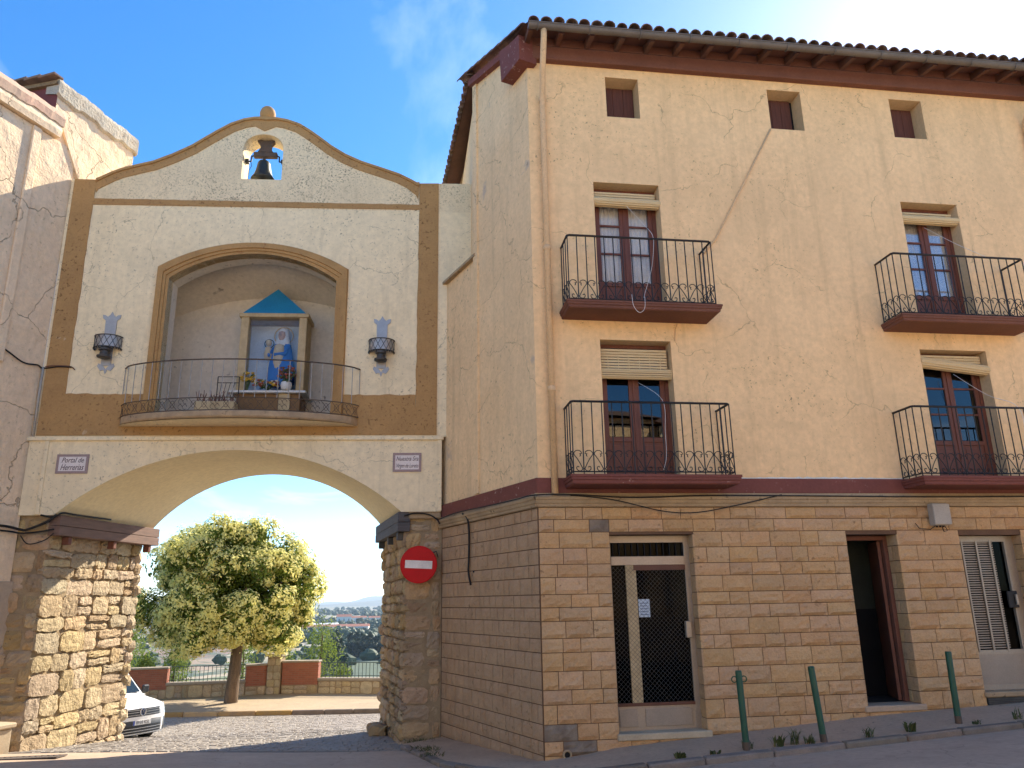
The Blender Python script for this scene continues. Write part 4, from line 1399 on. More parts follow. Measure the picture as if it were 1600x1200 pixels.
# niche frame mouldings (stone voussoirs)
def off_arc(o):
    return [(-5.07 - o, 5.19)] + [(p[0] + (p[0] + 3.53) / 1.54 * o, p[1] + o * (1 if True else 0)) for p in arc_pts(-5.07, -1.99, 7.88, 8.40, 20)] + [(-1.99 + o, 5.19)]


layers = [(0.0, -.012), (.05, -.012), (.055, -.035), (.10, -.035), (.105, -.06), (.205, -.06), (.21, -.02), (.225, .0)]
P = []
for o_, v_ in layers:
    P.append([(p[0], v_, p[1]) for p in off_arc(o_)])
P.insert(0, [(p[0], .2, p[1]) for p in off_arc(0.0)])
MB().grid(P).build('niche_frame', 'ochre_stone', gate, recalc=True)
P = [[(p[0] * .996 - .014, v_, p[1] - .006) for p in off_arc(0.0)] for v_ in (.205, .46)]
MB().grid(P).build('niche_reveal', 'niche_plaster', gate)
# niche interior: wider than the opening, ceiling falls towards the back
VB = 1.65
fr_ = arc_pts(-5.8, -1.3, 8.15, 8.62, 16)
bk_ = arc_pts(-5.8, -1.3, 7.55, 8.15, 16)
b = MB()
b.grid([[(p[0], .44, p[1]) for p in fr_], [(p[0], .44 + (VB - .44) * .5, p[1] * .5 + q[1] * .5 + .03) for p, q in zip(fr_, bk_)], [(p[0], VB, p[1]) for p in bk_]])
b.build('niche_ceiling', 'niche_plaster', gate, smooth=True)
b = MB()
b.add([(-5.8, VB, 5.2)] + [(p[0], VB, p[1]) for p in bk_] + [(-1.3, VB, 5.2)], [tuple(range(len(bk_) + 2))])
b.add([(-5.8, .44, 5.2), (-5.8, VB, 5.2), (-5.8, VB, 7.55), (-5.8, .44, 8.15)], [(0, 1, 2, 3)])
b.add([(-1.3, .44, 5.2), (-1.3, VB, 5.2), (-1.3, VB, 7.55), (-1.3, .44, 8.15)], [(3, 2, 1, 0)])
b.build('niche_wall', 'niche_plaster', gate)
MB().add([(-5.8, .2, 5.195), (-1.3, .2, 5.195), (-1.3, VB, 5.195), (-5.8, VB, 5.195)], [(0, 1, 2, 3)]).build('niche_floor', 'slab_concrete', gate)

# curved balcony
def bowed(u, amp): return -amp * max(0.0, 1 - ((u + 3.565) / 2.085) ** 2) ** .62


US = list(np.linspace(-5.65, -1.48, 41))
US[0] += .001; US[-1] -= .001
b = MB()
P = []
for e_, z_ in ((-.03, 5.045), (0, 5.06), (.015, 5.08), (.015, 5.155), (.0, 5.17)):
    P.append([(u, bowed(u, .70 + e_) - (.02 if 0 < i < 40 else -.02), z_) for i, u in enumerate(US)])
b.grid(P)
b.add([(u, bowed(u, .70) - .02, 5.17) for u in US] + [(US[-1], .3, 5.17), (US[0], .3, 5.17)], [tuple(range(43))])
b.build('balcony_slab', 'slab_concrete', gate, recalc=True)
b = MB()
b.add([(u, bowed(u, .64) - .015, 5.04) for u in US] + [(US[-1], .02, 5.04), (US[0], .02, 5.04)], [tuple(range(43))[::-1]])
b.build('balcony_soffit', 'cream', gate)
rl = MB()
RAILZ, MIDZ, LOWZ = 6.11, 5.42, 5.20
rp = [(u, bowed(u, .62) - .0, RAILZ) for u in US]
rl.tube(rp, .013, 6)
rl.tube([(p[0], p[1], MIDZ) for p in rp], .009, 5)
rl.tube([(p[0], p[1], LOWZ) for p in rp], .009, 5)
rlo = rl.build('handrail', 'iron_rust', gate)
tot = [0]
for i in range(40):
    tot.append(tot[-1] + (Vector(rp[i + 1]) - Vector(rp[i])).length)
def along(s):
    i = min(max(int(np.searchsorted(tot, s)) - 1, 0), 39)
    k = (s - tot[i]) / (tot[i + 1] - tot[i])
    return Vector(rp[i]).lerp(Vector(rp[i + 1]), k), math.atan2(rp[i + 1][1] - rp[i][1], rp[i + 1][0] - rp[i][0])
BAR = MB().tube([(0, 0, 0), (0, 0, RAILZ - MIDZ)], .0075, 5).mesh('baluster', 'iron_light')
nb = 24
for i in range(nb + 1):
    p, a_ = along(tot[-1] * (i + .01) / (nb + .02))
    link('baluster', BAR, gate, (p.x, p.y, MIDZ))
fz = MB()
hgt = MIDZ - LOWZ
for i in range(nb):
    p0_, _ = along(tot[-1] * i / nb); p1_, _ = along(tot[-1] * (i + .999) / nb)
    d_ = p1_ - p0_
    def q(x_, z_): return (p0_.x + d_.x * x_, p0_.y + d_.y * x_, LOWZ + hgt * z_)
    if i % 3 == 1:
        for sx in (.28, .72):
            for sz in (.28, .72):
                fz.tube([q(sx + .2 * math.cos(t), sz + .2 * math.sin(t)) for t in np.linspace(0, 5.2, 9)], .0045, 4)
    else:
        fz.tube([q(0, 0), q(1, 1)], .0045, 4); fz.tube([q(0, 1), q(1, 0)], .0045, 4)
        fz.tube([q(.5 + .22 * math.cos(t), .5 + .3 * math.sin(t)) for t in np.linspace(0, 2 * math.pi, 9)[:-1]], .004, 4, closed=True)
fz.build('rail_frieze', 'iron_rust', gate)

# ---- piers
def prism(pts, z0, z1, name, m, parent):
    n_ = len(pts)
    vs = [(p[0], p[1], z0) for p in pts] + [(p[0], p[1], z1) for p in pts]
    return MB().add(vs, [tuple(range(n_))[::-1], tuple(range(n_, 2 * n_))] + [(i, (i + 1) % n_, n_ + (i + 1) % n_, n_ + i) for i in range(n_)]).build(name, m, parent, recalc=True)


LF, LR = Vector((-6.585, .04)), Vector((-6.08, 2.70))
RF, RR = Vector((-.60, .06)), Vector((-1.17, 2.70))
lp = prism([(-7.35, .06), (LF.x - .03, .06), (LR.x - .05, 2.68), (-7.35, 2.68)], -1.2, 3.50, 'left_pier', 'mortar', gate)
rp_ = prism([(.1, .08), (RF.x + .03, .08), (RR.x + .05, 2.68), (.1, 2.68)], -1.2, 3.50, 'right_pier', 'mortar', gate)
qrng = random.Random(99)


def rubble(parent, A_, B_, z0f, z1, rotz, m, hmin, hmax, wmin, wmax, bulge, jit, proud=.0):
    L = (B_ - A_).length
    d_ = (B_ - A_) / L
    z = z1
    cnt = 0
    zlow = min(z0f(0), z0f(1)) - .08
    while z > zlow:
        h_ = qrng.uniform(hmin, hmax)
        x = -qrng.uniform(0, .03)
        while x < L - .03:
            w_ = qrng.uniform(wmin, wmax) * (1.0 + .8 * (h_ - hmin))
            if x + w_ > L - .10: w_ = L - x + qrng.uniform(0, .03)
            c_ = x + w_ / 2
            if z > z0f(c_ / L) - .04:
                # occasionally two thin stones in place of one
                split = qrng.random() < .22 and h_ > .2
                parts = [(z - h_ * .48, z), (z - h_, z - h_ * .52)] if split else [(z - h_, z)]
                for q0, q1 in parts:
                    hh = q1 - q0 - qrng.uniform(.018, .042)
                    ww = w_ - qrng.uniform(.018, .045)
                    if hh < .04 or ww < .04: continue
                    me = stone_mesh('stone', ww, hh, .10, m, qrng, 6, 5, bulge=bulge * qrng.uniform(.6, 1.3), rough=.013, jit=jit, flat=.10)
                    p = A_ + d_ * c_
                    ang = rotz + qrng.uniform(-.05, .05)
                    nv = Vector((math.sin(rotz), -math.cos(rotz)))
                    pr_ = proud + qrng.uniform(-.022, .022)
                    link('stone', me, parent, (p.x + nv.x * pr_, p.y + nv.y * pr_, (q0 + q1) / 2 + qrng.uniform(-.01, .01)), (qrng.uniform(-.05, .05), qrng.uniform(-.035, .035), ang))
                    cnt += 1
            x += w_
        z -= h_
    return cnt


dv_ = LR - LF
cA = rubble(lp, LF, LR, lambda k: -.2 - .3 * k, 3.46, math.atan2(dv_.y, dv_.x), 'rubble', .18, .39, .27, .66, .010, .016)
cB = rubble(lp, Vector((-7.33, .06)), Vector((-6.60, .06)), lambda k: -.2, 3.46, 0, 'rubble_dark', .22, .36, .3, .55, .03, .01)
dv_ = RF - RR
cC = rubble(rp_, RR, RF, lambda k: -.5 + .25 * k, 3.46, math.atan2(dv_.y, dv_.x), 'rubble_dark', .14, .30, .16, .42, .03, .013)
cD = rubble(rp_, Vector((-.60, .08)), Vector((.0, .08)), lambda k: -.25, 3.46, 0, 'rubble_dark', .24, .36, .26, .5, .02, .006)
print('rubble', cA, cB, cC, cD)
# rough ends of the piers seen against the light
for z in np.arange(-.45, 3.3, .21):
    for (pt, par, sx) in ((LR, lp, 1), (RR, rp_, -1)):
        me = stone_mesh('stone', .24, .20, .12, 'rubble' if sx > 0 else 'rubble_dark', qrng, 4, 3, bulge=.05, rough=.02, jit=.02)
        link('stone', me, par, (pt.x + sx * qrng.uniform(-.05, .02), pt.y - .05 + qrng.uniform(-.04, .05), z), (0, 0, (R(75) if sx > 0 else R(-75)) + qrng.uniform(-.3, .3)))

# timber boxes along the springings
def beam(A_, B_, sgn, m1, name):
    d_ = (B_ - A_); L = d_.length
    a_ = math.atan2(d_.y, d_.x)
    o = MB().box(0, L, 0, .22, 0, .155, .006).build(name, m1, gate, loc=(A_.x, A_.y, 3.165), rot=a_)
    MB().box(0, L, 0.004, .216, .162, .335, .006).build('plank', m1, o)
    for k in (.10, .52, .90):
        MB().box(L * k, L * k + .09, .03, .16, -.14, -.002, .01).build('bracket', 'maroon_dark' if m1 == 'plank_wood' else 'zinc_dark', o)
    return o


beam(Vector((-6.40, -.02)), Vector((-5.77, 2.80)), 1, 'plank_wood', 'timber_beam')
beam(Vector((-1.38, 2.75)), Vector((-.73, -.04)), 1, 'plank_grey', 'timber_beam')
# loose cement collar where the arch meets the right pier
MB().box(-.55, .02, -.01, .07, 3.38, 3.50, .02).build('cement_patch', 'moulding_stone', gate)
# base stones at the right pier foot
for k, (u, v) in enumerate(((-1.35, 2.5), (-1.3, 2.25), (-1.22, 1.9), (-1.12, 1.5))):
    me = stone_mesh('stone', .3, .2, .2, 'rubble_dark', qrng, 4, 3, bulge=.05, rough=.02, jit=.02)
    p = gw(u, v)
    link('stone', me, rp_, (u, v, street(p.x, p.y) + .05), (0, 0, R(-70 + 20 * k)))

# ================================================================== things on the gate
# bell
bell = thing('bell', 'dark bronze bell on iron yoke in the gable opening', 'bell', gw(-3.54, .22, 10.0), GA)
b = MB(); b.lathe([(.235, .10), (.225, .125), (.185, .19), (.155, .28), (.135, .38), (.125, .46), (.10, .505), (.04, .525), (.0, .53)], (-.02, 0, 0), 22)
b.add([(-.02 + .20 * math.cos(t), .20 * math.sin(t), .13) for t in np.linspace(0, 2 * math.pi, 19)[:-1]], [tuple(range(18))])
b.build('bell_body', 'bronze', bell, smooth=True)
b = MB(); b.tube([(-.02, 0, .2), (-.02, .02, .03)], [.02, .035], 8); b.build('clapper', 'iron', bell)
b = MB()
b.box(-.23, .23, -.05, .05, .60, .71, .01)
b.poly([(-.15, .71), (.15, .71), (.10, .80), (.11, .88), (.17, .95), (.155, .985), (.0, .965), (-.155, .985), (-.17, .95), (-.11, .88), (-.10, .80)], [], -.05, .05)
b.tube([(-.02, 0, .5), (-.02, 0, .62)], .03, 8)
b.build('yoke', 'iron_rust', bell)
for s_ in (-1, 1):
    b = MB()
    b.tube([(s_ * .22, 0, .65), (s_ * .27, 0, .63), (s_ * .275, 0, .52), (s_ * .40, 0, .50)], .017, 6)
    b.box(s_ * .36 - .045, s_ * .36 + .045, -.05, .05, .47, .55, .008)
    b.build('axle_bracket', 'iron', bell)
b = MB()
b.tube([(-.275, -.03, .5), (-.25, -.03, .40), (-.30, -.02, .30), (-.31, -.03, .0)], .006, 5)
b.build('bell_rope', 'iron', bell)

# wall lamps
def wall_lamp(u, zc, label):
    t = thing('wall_lamp', label, 'wall lamp', gw(u, 0, zc), GA, 'forged lamps flanking the niche')
    b = MB(); b.poly([(-.085, -.50), (-.10, .36), (-.15, .40), (-.16, .47), (-.11, .46), (-.07, .43), (-.03, .47), (0, .53), (.03, .47), (.07, .43), (.11, .46), (.16, .47), (.15, .40), (.10, .36), (.085, -.50)][::-1], [], -.02, .0)
    b.build('back_plate', 'zinc', t, recalc=True)
    b = MB()
    n_ = 24
    P = [[(.23 * math.cos(a_), -.15 - .20 * math.sin(a_) * 1.0 + .13, z_) for a_ in np.linspace(-.25, math.pi + .25, n_)] for z_ in (-.19, .03)]
    P2 = [[(.222 * math.cos(a_), -.15 - .192 * math.sin(a_) + .13, z_) for a_ in np.linspace(-.25, math.pi + .25, n_)] for z_ in (.03, -.19)]
    b.grid(P + P2)
    ring = b.build('lamp_hoop', 'zinc', t, recalc=True)
    b = MB()
    def hp(a_, z_, r_=.236): return (r_ * math.cos(a_), -.02 - (r_ - .03) * math.sin(a_), z_)
    for z_ in (-.19, .03): b.tube([hp(a_, z_) for a_ in np.linspace(-.25, math.pi + .25, 24)], .010, 5)
    for k in range(8):
        a0 = -.2 + (math.pi + .4) * k / 8; a1 = -.2 + (math.pi + .4) * (k + 1) / 8
        b.tube([hp(a0, -.18), hp(a1, .02)], .005, 4); b.tube([hp(a0, .02), hp(a1, -.18)], .005, 4)
    for k in range(16):
        a0 = -.1 + (math.pi + .2) * k / 15
        b.tube([hp(a0, -.19), hp(a0, -.225, .225)], [.016, .003], 4)
    b.build('hoop_lattice', 'zinc_dark', ring)
    b = MB(); b.lathe([(.07, -.40), (.115, -.385), (.12, -.355), (.075, -.335), (.07, -.27), (.10, -.25), (.10, -.215), (.06, -.20), (.05, -.10)], (0, -.135, 0), 14)
    b.build('lamp_socket', 'zinc_dark', t, smooth=False)
    b = MB(); b.poly([(-.13, -.46), (-.05, -.50), (0, -.57), (.05, -.50), (.13, -.46), (.15, -.51), (.09, -.60), (.03, -.58), (0, -.66), (-.03, -.58), (-.09, -.60), (-.15, -.51)][::-1], [], -.015, .0)
    b.build('lower_scroll', 'zinc', t, recalc=True)
    return t


wall_lamp(-6.00, 6.66, 'forged metal wall lamp left of the niche, nearest the left house')
wall_lamp(-1.10, 6.63, 'forged metal wall lamp right of the niche')

# plaques
def plaque(u0, u1, z0, z1, lines, label):
    t = thing('street_plaque', label, 'plaque', gw((u0 + u1) / 2, -.03, (z0 + z1) / 2), GA, 'tile plaques on the arch spandrels')
    w_, h_ = (u1 - u0) / 2, (z1 - z0) / 2
    MB().poly(rect(-w_, w_, -h_, h_), [rect(-w_ + .042, w_ - .042, -h_ + .042, h_ - .042)], -.020, .0).build('border', 'plaque_border', t)
    MB().box(-w_ + .042, w_ - .042, -.016, .0, -h_ + .042, h_ - .042).build('tile_face', 'plaque_white', t)
    for k, (tx, sz) in enumerate(lines):
        me = text_mesh(tx, sz, .35, m='plaque_ink', depth=.0015)
        o = link('lettering', me, t, (0, -.0185, .062 - .125 * k), (R(90), 0, 0))
        o.scale = (min(.80, .40 / max(me.vertices[i].co.x * 2 for i in range(len(me.vertices)))), 1, 1)
    return t


plaque(-6.595, -6.065, 4.205, 4.54, [('Portal de', .125), ('Herrerias', .145)], 'tile plaque reading Portal de Herrerias on the left spandrel')
plaque(-.84, -.335, 4.205, 4.545, [('Nuestra Sra', .115), ('Virgen de Loreto', .105)], 'tile plaque reading Nuestra Sra Virgen de Loreto on the right spandrel')

# no-entry sign
sg = thing('no_entry_sign', 'round red no entry sign with white bar on the right stone pier', 'road sign', gw(-.352, -.12, 2.59), GA)
b = MB()
nn_ = 40
Rr_ = .315
prof = [(Rr_ - .012, .008), (Rr_, .0), (Rr_, -.016), (Rr_ - .012, -.02), (Rr_ - .016, -.014), (0, -.014)]
P = [[(r_ * math.cos(a_), y_, r_ * math.sin(a_)) for a_ in np.linspace(0, 2 * math.pi, nn_ + 1)] for r_, y_ in prof]
b.grid(P)
so = b.build('sign_disc', 'sign_red', sg, rot=(0, R(3.0), 0), recalc=True)
MB().box(-.232, .232, -.0185, -.0150, -.066, .066).build('white_bar', 'sign_white', so)
b = MB(); b.box(-.03, .03, .008, .11, -.05, .01); b.tube([(.16, .03, .16), (.30, .05, .22), (.33, .10, .12)], .012, 5); b.build('sign_bracket', 'zinc_dark', sg)

# shrine in the niche
sh = thing('shrine_case', 'stone framed glass shrine with blue pyramid roof inside the niche', 'shrine', gw(-3.32, 1.05, 5.38), GA)
MB().box(-.60, .60, -.16, .45, -.184, .50, .01).build('altar_base', 'shrine_brown', sh)
MB().box(.20, .42, -.20, -.165, -.184, .50, .01).build('altar_pillar', 'shrine_stone', sh)
MB().box(-.72, .72, -.27, .50, .50, .545, .006).build('shelf', 'white_stone', sh)
for s_ in (-1, 1):
    MB().box(s_ * .565 - .075, s_ * .565 + .075, -.11, -.0, .545, 2.09, .008).build('post', 'shrine_stone', sh)
    MB().box(s_ * .60 - .03, s_ * .60 + .03, .001, .45, .545, 2.09).build('side_panel', 'shrine_stone', sh)
MB().box(-.68, .68, -.14, .47, 2.09, 2.17, .008).build('lintel', 'shrine_stone', sh)
MB().box(-.57, .57, .43, .46, .545, 2.09).build('back_panel', 'panel_blue', sh)
MB().box(-.49, .49, -.03, -.024, .55, 2.09).build('glass_front', 'glass_case', sh)
b = MB(); b.add([(-.62, -.12, 2.172), (.62, -.12, 2.172), (.62, .46, 2.172), (-.62, .46, 2.172), (-.02, .15, 2.80)], [(0, 1, 4), (1, 2, 4), (2, 3, 4), (3, 0, 4), (3, 2, 1, 0)])
b.build('pyramid_roof', 'blue_roof', sh)
st = thing('statue', 'painted statue of a veiled woman in blue robe holding a child', 'statue', gw(-3.22, 1.27, 5.93), GA)
b = MB(); b.lathe([(.20, .0), (.27, .05), (.27, .25), (.24, .5), (.20, .72), (.17, .86), (.10, .93), (.0, .95)], (0.02, 0, .20), 18, 1, .62)
b.build('blue_robe', 'robe_blue', st, smooth=True)
b = MB(); b.lathe([(.0, .0), (.075, .02), (.095, .22), (.105, .40), (.085, .58), (.0, .62)], (-.02, -.10, .45), 14, 1.1, .7)
b.build('inner_dress', 'robe_cream', st, smooth=True)
b = MB(); b.lathe([(.16, .0), (.15, .08), (.125, .16), (.12, .26), (.10, .34), (.05, .39), (.0, .40)], (.02, .015, 1.03), 16, 1, .8); b.build('white_veil', 'veil_white', st, smooth=True)
b = MB(); b.lathe([(.0, .0), (.045, .02), (.068, .08), (.072, .13), (.06, .19), (.0, .22)], (.01, -.065, 1.13), 14, 1, .9); b.box(.003, .017, -.145, -.12, 1.22, 1.26, .004); b.build('face', 'skin_paint', st, smooth=True)
b = MB(); b.tube([(.02 + .185 * math.cos(a_), .06, 1.28 + .185 * math.sin(a_)) for a_ in np.linspace(0, 2 * math.pi, 25)[:-1]], .013, 5, closed=True); b.build('halo', 'robe_cream', st)
b = MB(); b.lathe([(.0, .0), (.07, .03), (.085, .14), (.065, .26), (.03, .29), (.0, .30)], (-.24, -.06, .72), 12); b.lathe([(.0, .0), (.05, .03), (.062, .08), (.05, .13), (.0, .15)], (-.24, -.06, 1.01), 12); b.build('child_figure', 'robe_cream', st, smooth=True)
b = MB(); b.tube([(-.24 + .09 * math.cos(a_), -.02, 1.09 + .09 * math.sin(a_)) for a_ in np.linspace(0, 2 * math.pi, 17)[:-1]], .01, 5, closed=True); b.build('child_halo', 'bronze', st)
b = MB(); b.tube([(.14, -.02, .98), (.10, -.14, .84), (-.10, -.16, .82)], [.05, .045, .03], 8); b.tube([(-.12, -.03, .98), (-.22, -.1, .84), (-.2, -.15, .8)], [.05, .04, .03], 8); b.build('sleeves', 'robe_blue', st, smooth=True)

frng = random.Random(31)


def bouquet(u, v, z, r, hgt_, mats, n, label, pot=None):
    t = thing('flower_bunch', label, 'flowers', gw(u, v, z), GA, 'flowers set out at the shrine')
    b = MB()
    for k in range(n // 2):
        a_, rr = frng.uniform(0, 6.28), r * math.sqrt(frng.random())
        b.tube([(0, 0, 0), (rr * math.cos(a_) * .6, rr * math.sin(a_) * .6, hgt_ * frng.uniform(.6, 1))], .006, 3, caps=False)
        x_, y_, z_ = rr * math.cos(a_), rr * math.sin(a_), hgt_ * frng.uniform(.3, .9)
        b.add([(x_, y_, z_), (x_ + .05, y_ - .02, z_ + .02), (x_ + .07, y_, z_ + .06), (x_ + .01, y_ + .02, z_ + .05)], [(0, 1, 2, 3)])
    b.build('stems', 'stem_green', t, kind='stuff')
    for mm in mats:
        b = MB()
        for k in range(n // len(mats)):
            a_, rr = frng.uniform(0, 6.28), r * math.sqrt(frng.random())
            c_ = (rr * math.cos(a_), rr * math.sin(a_) * .7, hgt_ * frng.uniform(.55, 1.15))
            s_ = frng.uniform(.022, .042)
            b.lathe([(s_ * .4, -s_ * .6), (s_, 0), (s_ * .9, s_ * .4), (s_ * .3, s_ * .55)], c_, 6)
        b.build('petals', mm, t, kind='stuff')
    if pot:
        b = MB(); b.lathe([(.06, -.16), (.09, -.15), (.11, -.05), (.10, .0), (.085, .01)], (0, 0, .16), 12); b.build('vase', pot, t, smooth=True)
    return t


bouquet(-3.72, .86, 5.925, .14, .34, ['petal_yellow'], 26, 'yellow flower bunch at the left foot of the glass shrine')
bouquet(-3.34, .83, 5.925, .26, .16, ['petal_white', 'petal_yellow', 'petal_red'], 48, 'low mixed white and pink flowers before the shrine glass')
bouquet(-2.98, .82, 5.925, .16, .42, ['petal_dry', 'petal_red'], 50, 'dark red dried flower bunch at the right of the shrine', 'white_stone')
fb = thing('flower_box', 'pale concrete flower box with dry plants behind the curved railing', 'planter', gw(-4.10, .30, 5.20), GA)
MB().box(-.36, .36, -.12, .12, 0, .36, .02).build('box', 'shrine_stone', fb)
b = MB()
for k in range(60):
    x_, y_ = frng.uniform(-.33, .33), frng.uniform(-.1, .1)
    hh = frng.uniform(.08, .24)
    b.tube([(x_, y_, .34), (x_ + frng.uniform(-.07, .07), y_ + frng.uniform(-.05, .05), .34 + hh)], .007, 3)
b.build('dry_plants', 'petal_dry', fb)
ws = thing('wire_stand', 'thin dark wire plant stand left of the shrine', 'stand', gw(-4.05, .75, 5.20), GA)
b = MB()
for s_ in (-.2, .2):
    b.tube([(s_, 0, 0), (s_, 0, .98)], .010, 5)
for z_ in (.86, .98): b.tube([(-.2, 0, z_), (.2, 0, z_)], .008, 5)
for k in range(4): b.tube([(-.12 + .08 * k, 0, .86), (-.16 + .07 * k, 0, .55)], .005, 4)
b.build('wire_frame', 'iron', ws)

# ================================================================== LEFT HOUSE
lh = thing('left_house', 'weathered cream house with pink coping adjoining the gate on the left', 'house', LO, LA)
Lb = -9.0
MB().box(Lb, .02, 0, 3.2, 2.42, 10.50).build('wall', 'stucco_left', lh)
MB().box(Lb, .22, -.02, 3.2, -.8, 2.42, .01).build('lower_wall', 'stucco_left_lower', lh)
b = MB()
b.add([(Lb, -.10, 10.5), (-.42, -.10, 10.52), (-.42, 3, 10.52), (Lb, 3, 10.5), (Lb, -.12, 10.62), (-.42, -.12, 10.64), (Lb, -.09, 10.80), (-.42, -.09, 10.82), (Lb, .3, 11.0), (-.42, .3, 11.02)],
      [(0, 1, 2, 3), (0, 4, 5, 1), (4, 6, 7, 5), (1, 5, 7, 9, 2)])
b.build('cornice', 'stucco_left', lh, recalc=True)
b = MB()
P = []
prg = random.Random(2)
for k in range(120):
    t = Lb + (-.40 - Lb) * k / 119
    w = .02 * math.sin(t * 5.3) + .014 * math.sin(t * 13 + 2) + .008 * math.sin(t * 29) + prg.uniform(-.005, .005)
    P.append([(t, -.12, 10.76 + w), (t, -.13 + w * .3, 10.92 + w * .5), (t, -.06, 11.06 + w * .5), (t, .2, 11.12), (t, .8, 11.08)])
b.grid(P)
b.add([P[-1][k] for k in range(5)] + [(-.40, .8, 10.8)], [(0, 1, 2, 3, 4, 5)])
b.build('coping', 'cap_pink', lh, recalc=True)
# pilaster strip
MB().box(-.93, -.76, -.05, .0, 6.0, 10.50, .015).build('pilaster', 'stucco_left', lh)
# sloping cement flashing between coping and gate
b = MB(); b.add([(-.45, -.03, 10.95), (-.40, -.03, 11.0), (.25, -.03, 9.95), (.18, -.03, 9.88), (-.45, .02, 10.95), (-.40, .02, 11.0), (.25, .02, 9.95), (.18, .02, 9.88)], [(0, 1, 2, 3), (0, 4, 5, 1), (1, 5, 6, 2), (2, 6, 7, 3), (3, 7, 4, 0)])
b.build('flashing', 'stucco_left', lh, recalc=True)
# higher block behind
b = MB()
tz = lambda t: 11.72 - (t + .52) * .06
b.add([(-.52, .03, 9.0), (1.40, .03, 9.0), (1.40, .03, tz(1.4)), (-.52, .03, tz(-.52)), (-.52, 3, 9.0), (1.40, 3, 9), (1.40, 3, 11.4), (-.52, 3, 12.0)],
      [(0, 1, 2, 3), (1, 5, 6, 2), (4, 7, 6, 5), (3, 2, 6, 7)])
b.build('upper_block', 'stucco_left', lh, recalc=True)
b = MB(); b.add([(-.525, .025, 9.0), (-.525, 3, 9), (-.525, 3, 11.95), (-.525, .025, 11.69)], [(0, 1, 2, 3)]); b.build('gable_face', 'maroon_wall', lh)
b = MB()
P = []
for k in range(36):
    t = -.56 + 2.0 * k / 35
    w = .018 * math.sin(t * 7) + .010 * math.sin(t * 19 + 1)
    zz_ = tz(t)
    P.append([(t, .02, zz_ - .34 + w * 2), (t, -.03 + w * .3, zz_ - .30 + w * 2), (t, -.035 + w * .3, zz_ - .05), (t, -.01, zz_ + .04 + w + prg.uniform(-.015, .015)), (t, .3, zz_ + .10 + w)])
b.grid(P)
b.add(list(P[0]) + [(-.56, .3, tz(-.56) - .24)], [(5, 4, 3, 2, 1, 0)])
b.add(list(P[-1]) + [(1.44, .3, tz(1.4) - .24)], [(0, 1, 2, 3, 4, 5)])
b.build('verge_mortar', 'rough_mortar', lh, recalc=False)
# overhanging tile edge on the gable face
lroof = None
for k in range(5):
    b = MB()
    y0 = -.04 + k * .36
    z0 = 11.745 + k * .04
    b.box(-.72, -.50, y0, y0 + .42, z0, z0 + .05, .01)
    b.build('roof_tile', 'tile', lh)
MB().add([(-.60, 0.0, 11.62), (-.60, 2.2, 11.80), (-.60, 2.2, 11.88), (-.60, 0.0, 11.70), (-.50, 0.0, 11.62), (-.50, 2.2, 11.80)], [(0, 1, 2, 3), (0, 4, 5, 1)]).build('verge_board', 'old_timber', lh)

# cables on the left house and gate corner
def cable(name, pts, r, m, label, n=5, sag=None):
    b = MB(); b.tube(pts, r, n)
    o = b.build(name, m, smooth=True)
    return tag(o, label, 'cable')


def smooth_path(pts, sub=6):
    pts = [Vector(p) for p in pts]
    out = []
    for i in range(len(pts) - 1):
        p0_, p1_, p2_, p3_ = pts[max(i - 1, 0)], pts[i], pts[i + 1], pts[min(i + 2, len(pts) - 1)]
        for k in range(sub):
            t = k / sub
            out.append(.5 * ((2 * p1_) + (p2_ - p0_) * t + (2 * p0_ - 5 * p1_ + 4 * p2_ - p3_) * t * t + (-p0_ + 3 * p1_ - 3 * p2_ + p3_) * t ** 3))
    out.append(pts[-1])
    return out


cable('wall_cable', smooth_path([lw(-8.5, -.03, 6.5), lw(-5, -.03, 6.42), lw(-1.9, -.03, 6.30), lw(-1.2, -.035, 6.32), lw(-.75, -.035, 6.22), lw(-.4, -.035, 6.10), lw(-.12, -.035, 6.13), gw(-7.06, -.03, 6.10), gw(-6.80, -.03, 6.13), gw(-6.58, -.03, 6.12)]), .014, 'cable_black', 'black cable drooping along the left house towards the wall lamp')
cable('wall_cable', smooth_path([gw(-7.03, -.022, 6.13), gw(-6.9, -.022, 6.15), gw(-6.62, -.022, 6.14), gw(-6.52, -.022, 6.08)]), .011, 'cable_brown', 'short rust brown cable crossing the left ochre band')
cable('wall_conduit', [gw(-7.06, -.035, 6.12), gw(-7.06, -.035, 5.5), gw(-7.055, -.035, 4.86)], .022, 'conduit_grey', 'pale vertical conduit at the left edge of the gate')
cable('cable_bundle', smooth_path([lw(-8.5, -.06, 3.5), lw(-5, -.06, 3.42), lw(-1.9, -.06, 3.33), lw(-.9, -.05, 3.30), lw(-.3, -.06, 3.30), lw(0.0, -.08, 3.26), gw(-6.9, -.06, 3.26), gw(-6.62, -.05, 3.38), gw(-6.46, -.06, 3.50)]), .022, 'cable_black', 'thick black cable bundle running to the left timber beam')
cable('cable_bundle', smooth_path([lw(-8.5, -.05, 3.4), lw(-5, -.05, 3.32), lw(-1.9, -.05, 3.24), lw(-.9, -.06, 3.23), lw(-.2, -.07, 3.22), gw(-7.0, -.05, 3.2), gw(-6.7, -.06, 3.22), gw(-6.48, -.05, 3.26)]), .016, 'cable_black', 'lower thin black cable running to the left timber beam')
cable('cable_loop', smooth_path([gw(-7.0, -.05, 3.16), gw(-6.85, -.07, 3.02), gw(-6.6, -.06, 3.08), gw(-6.47, -.05, 3.2)]), .010, 'cable_black', 'slack cable loop hanging under the left beam')
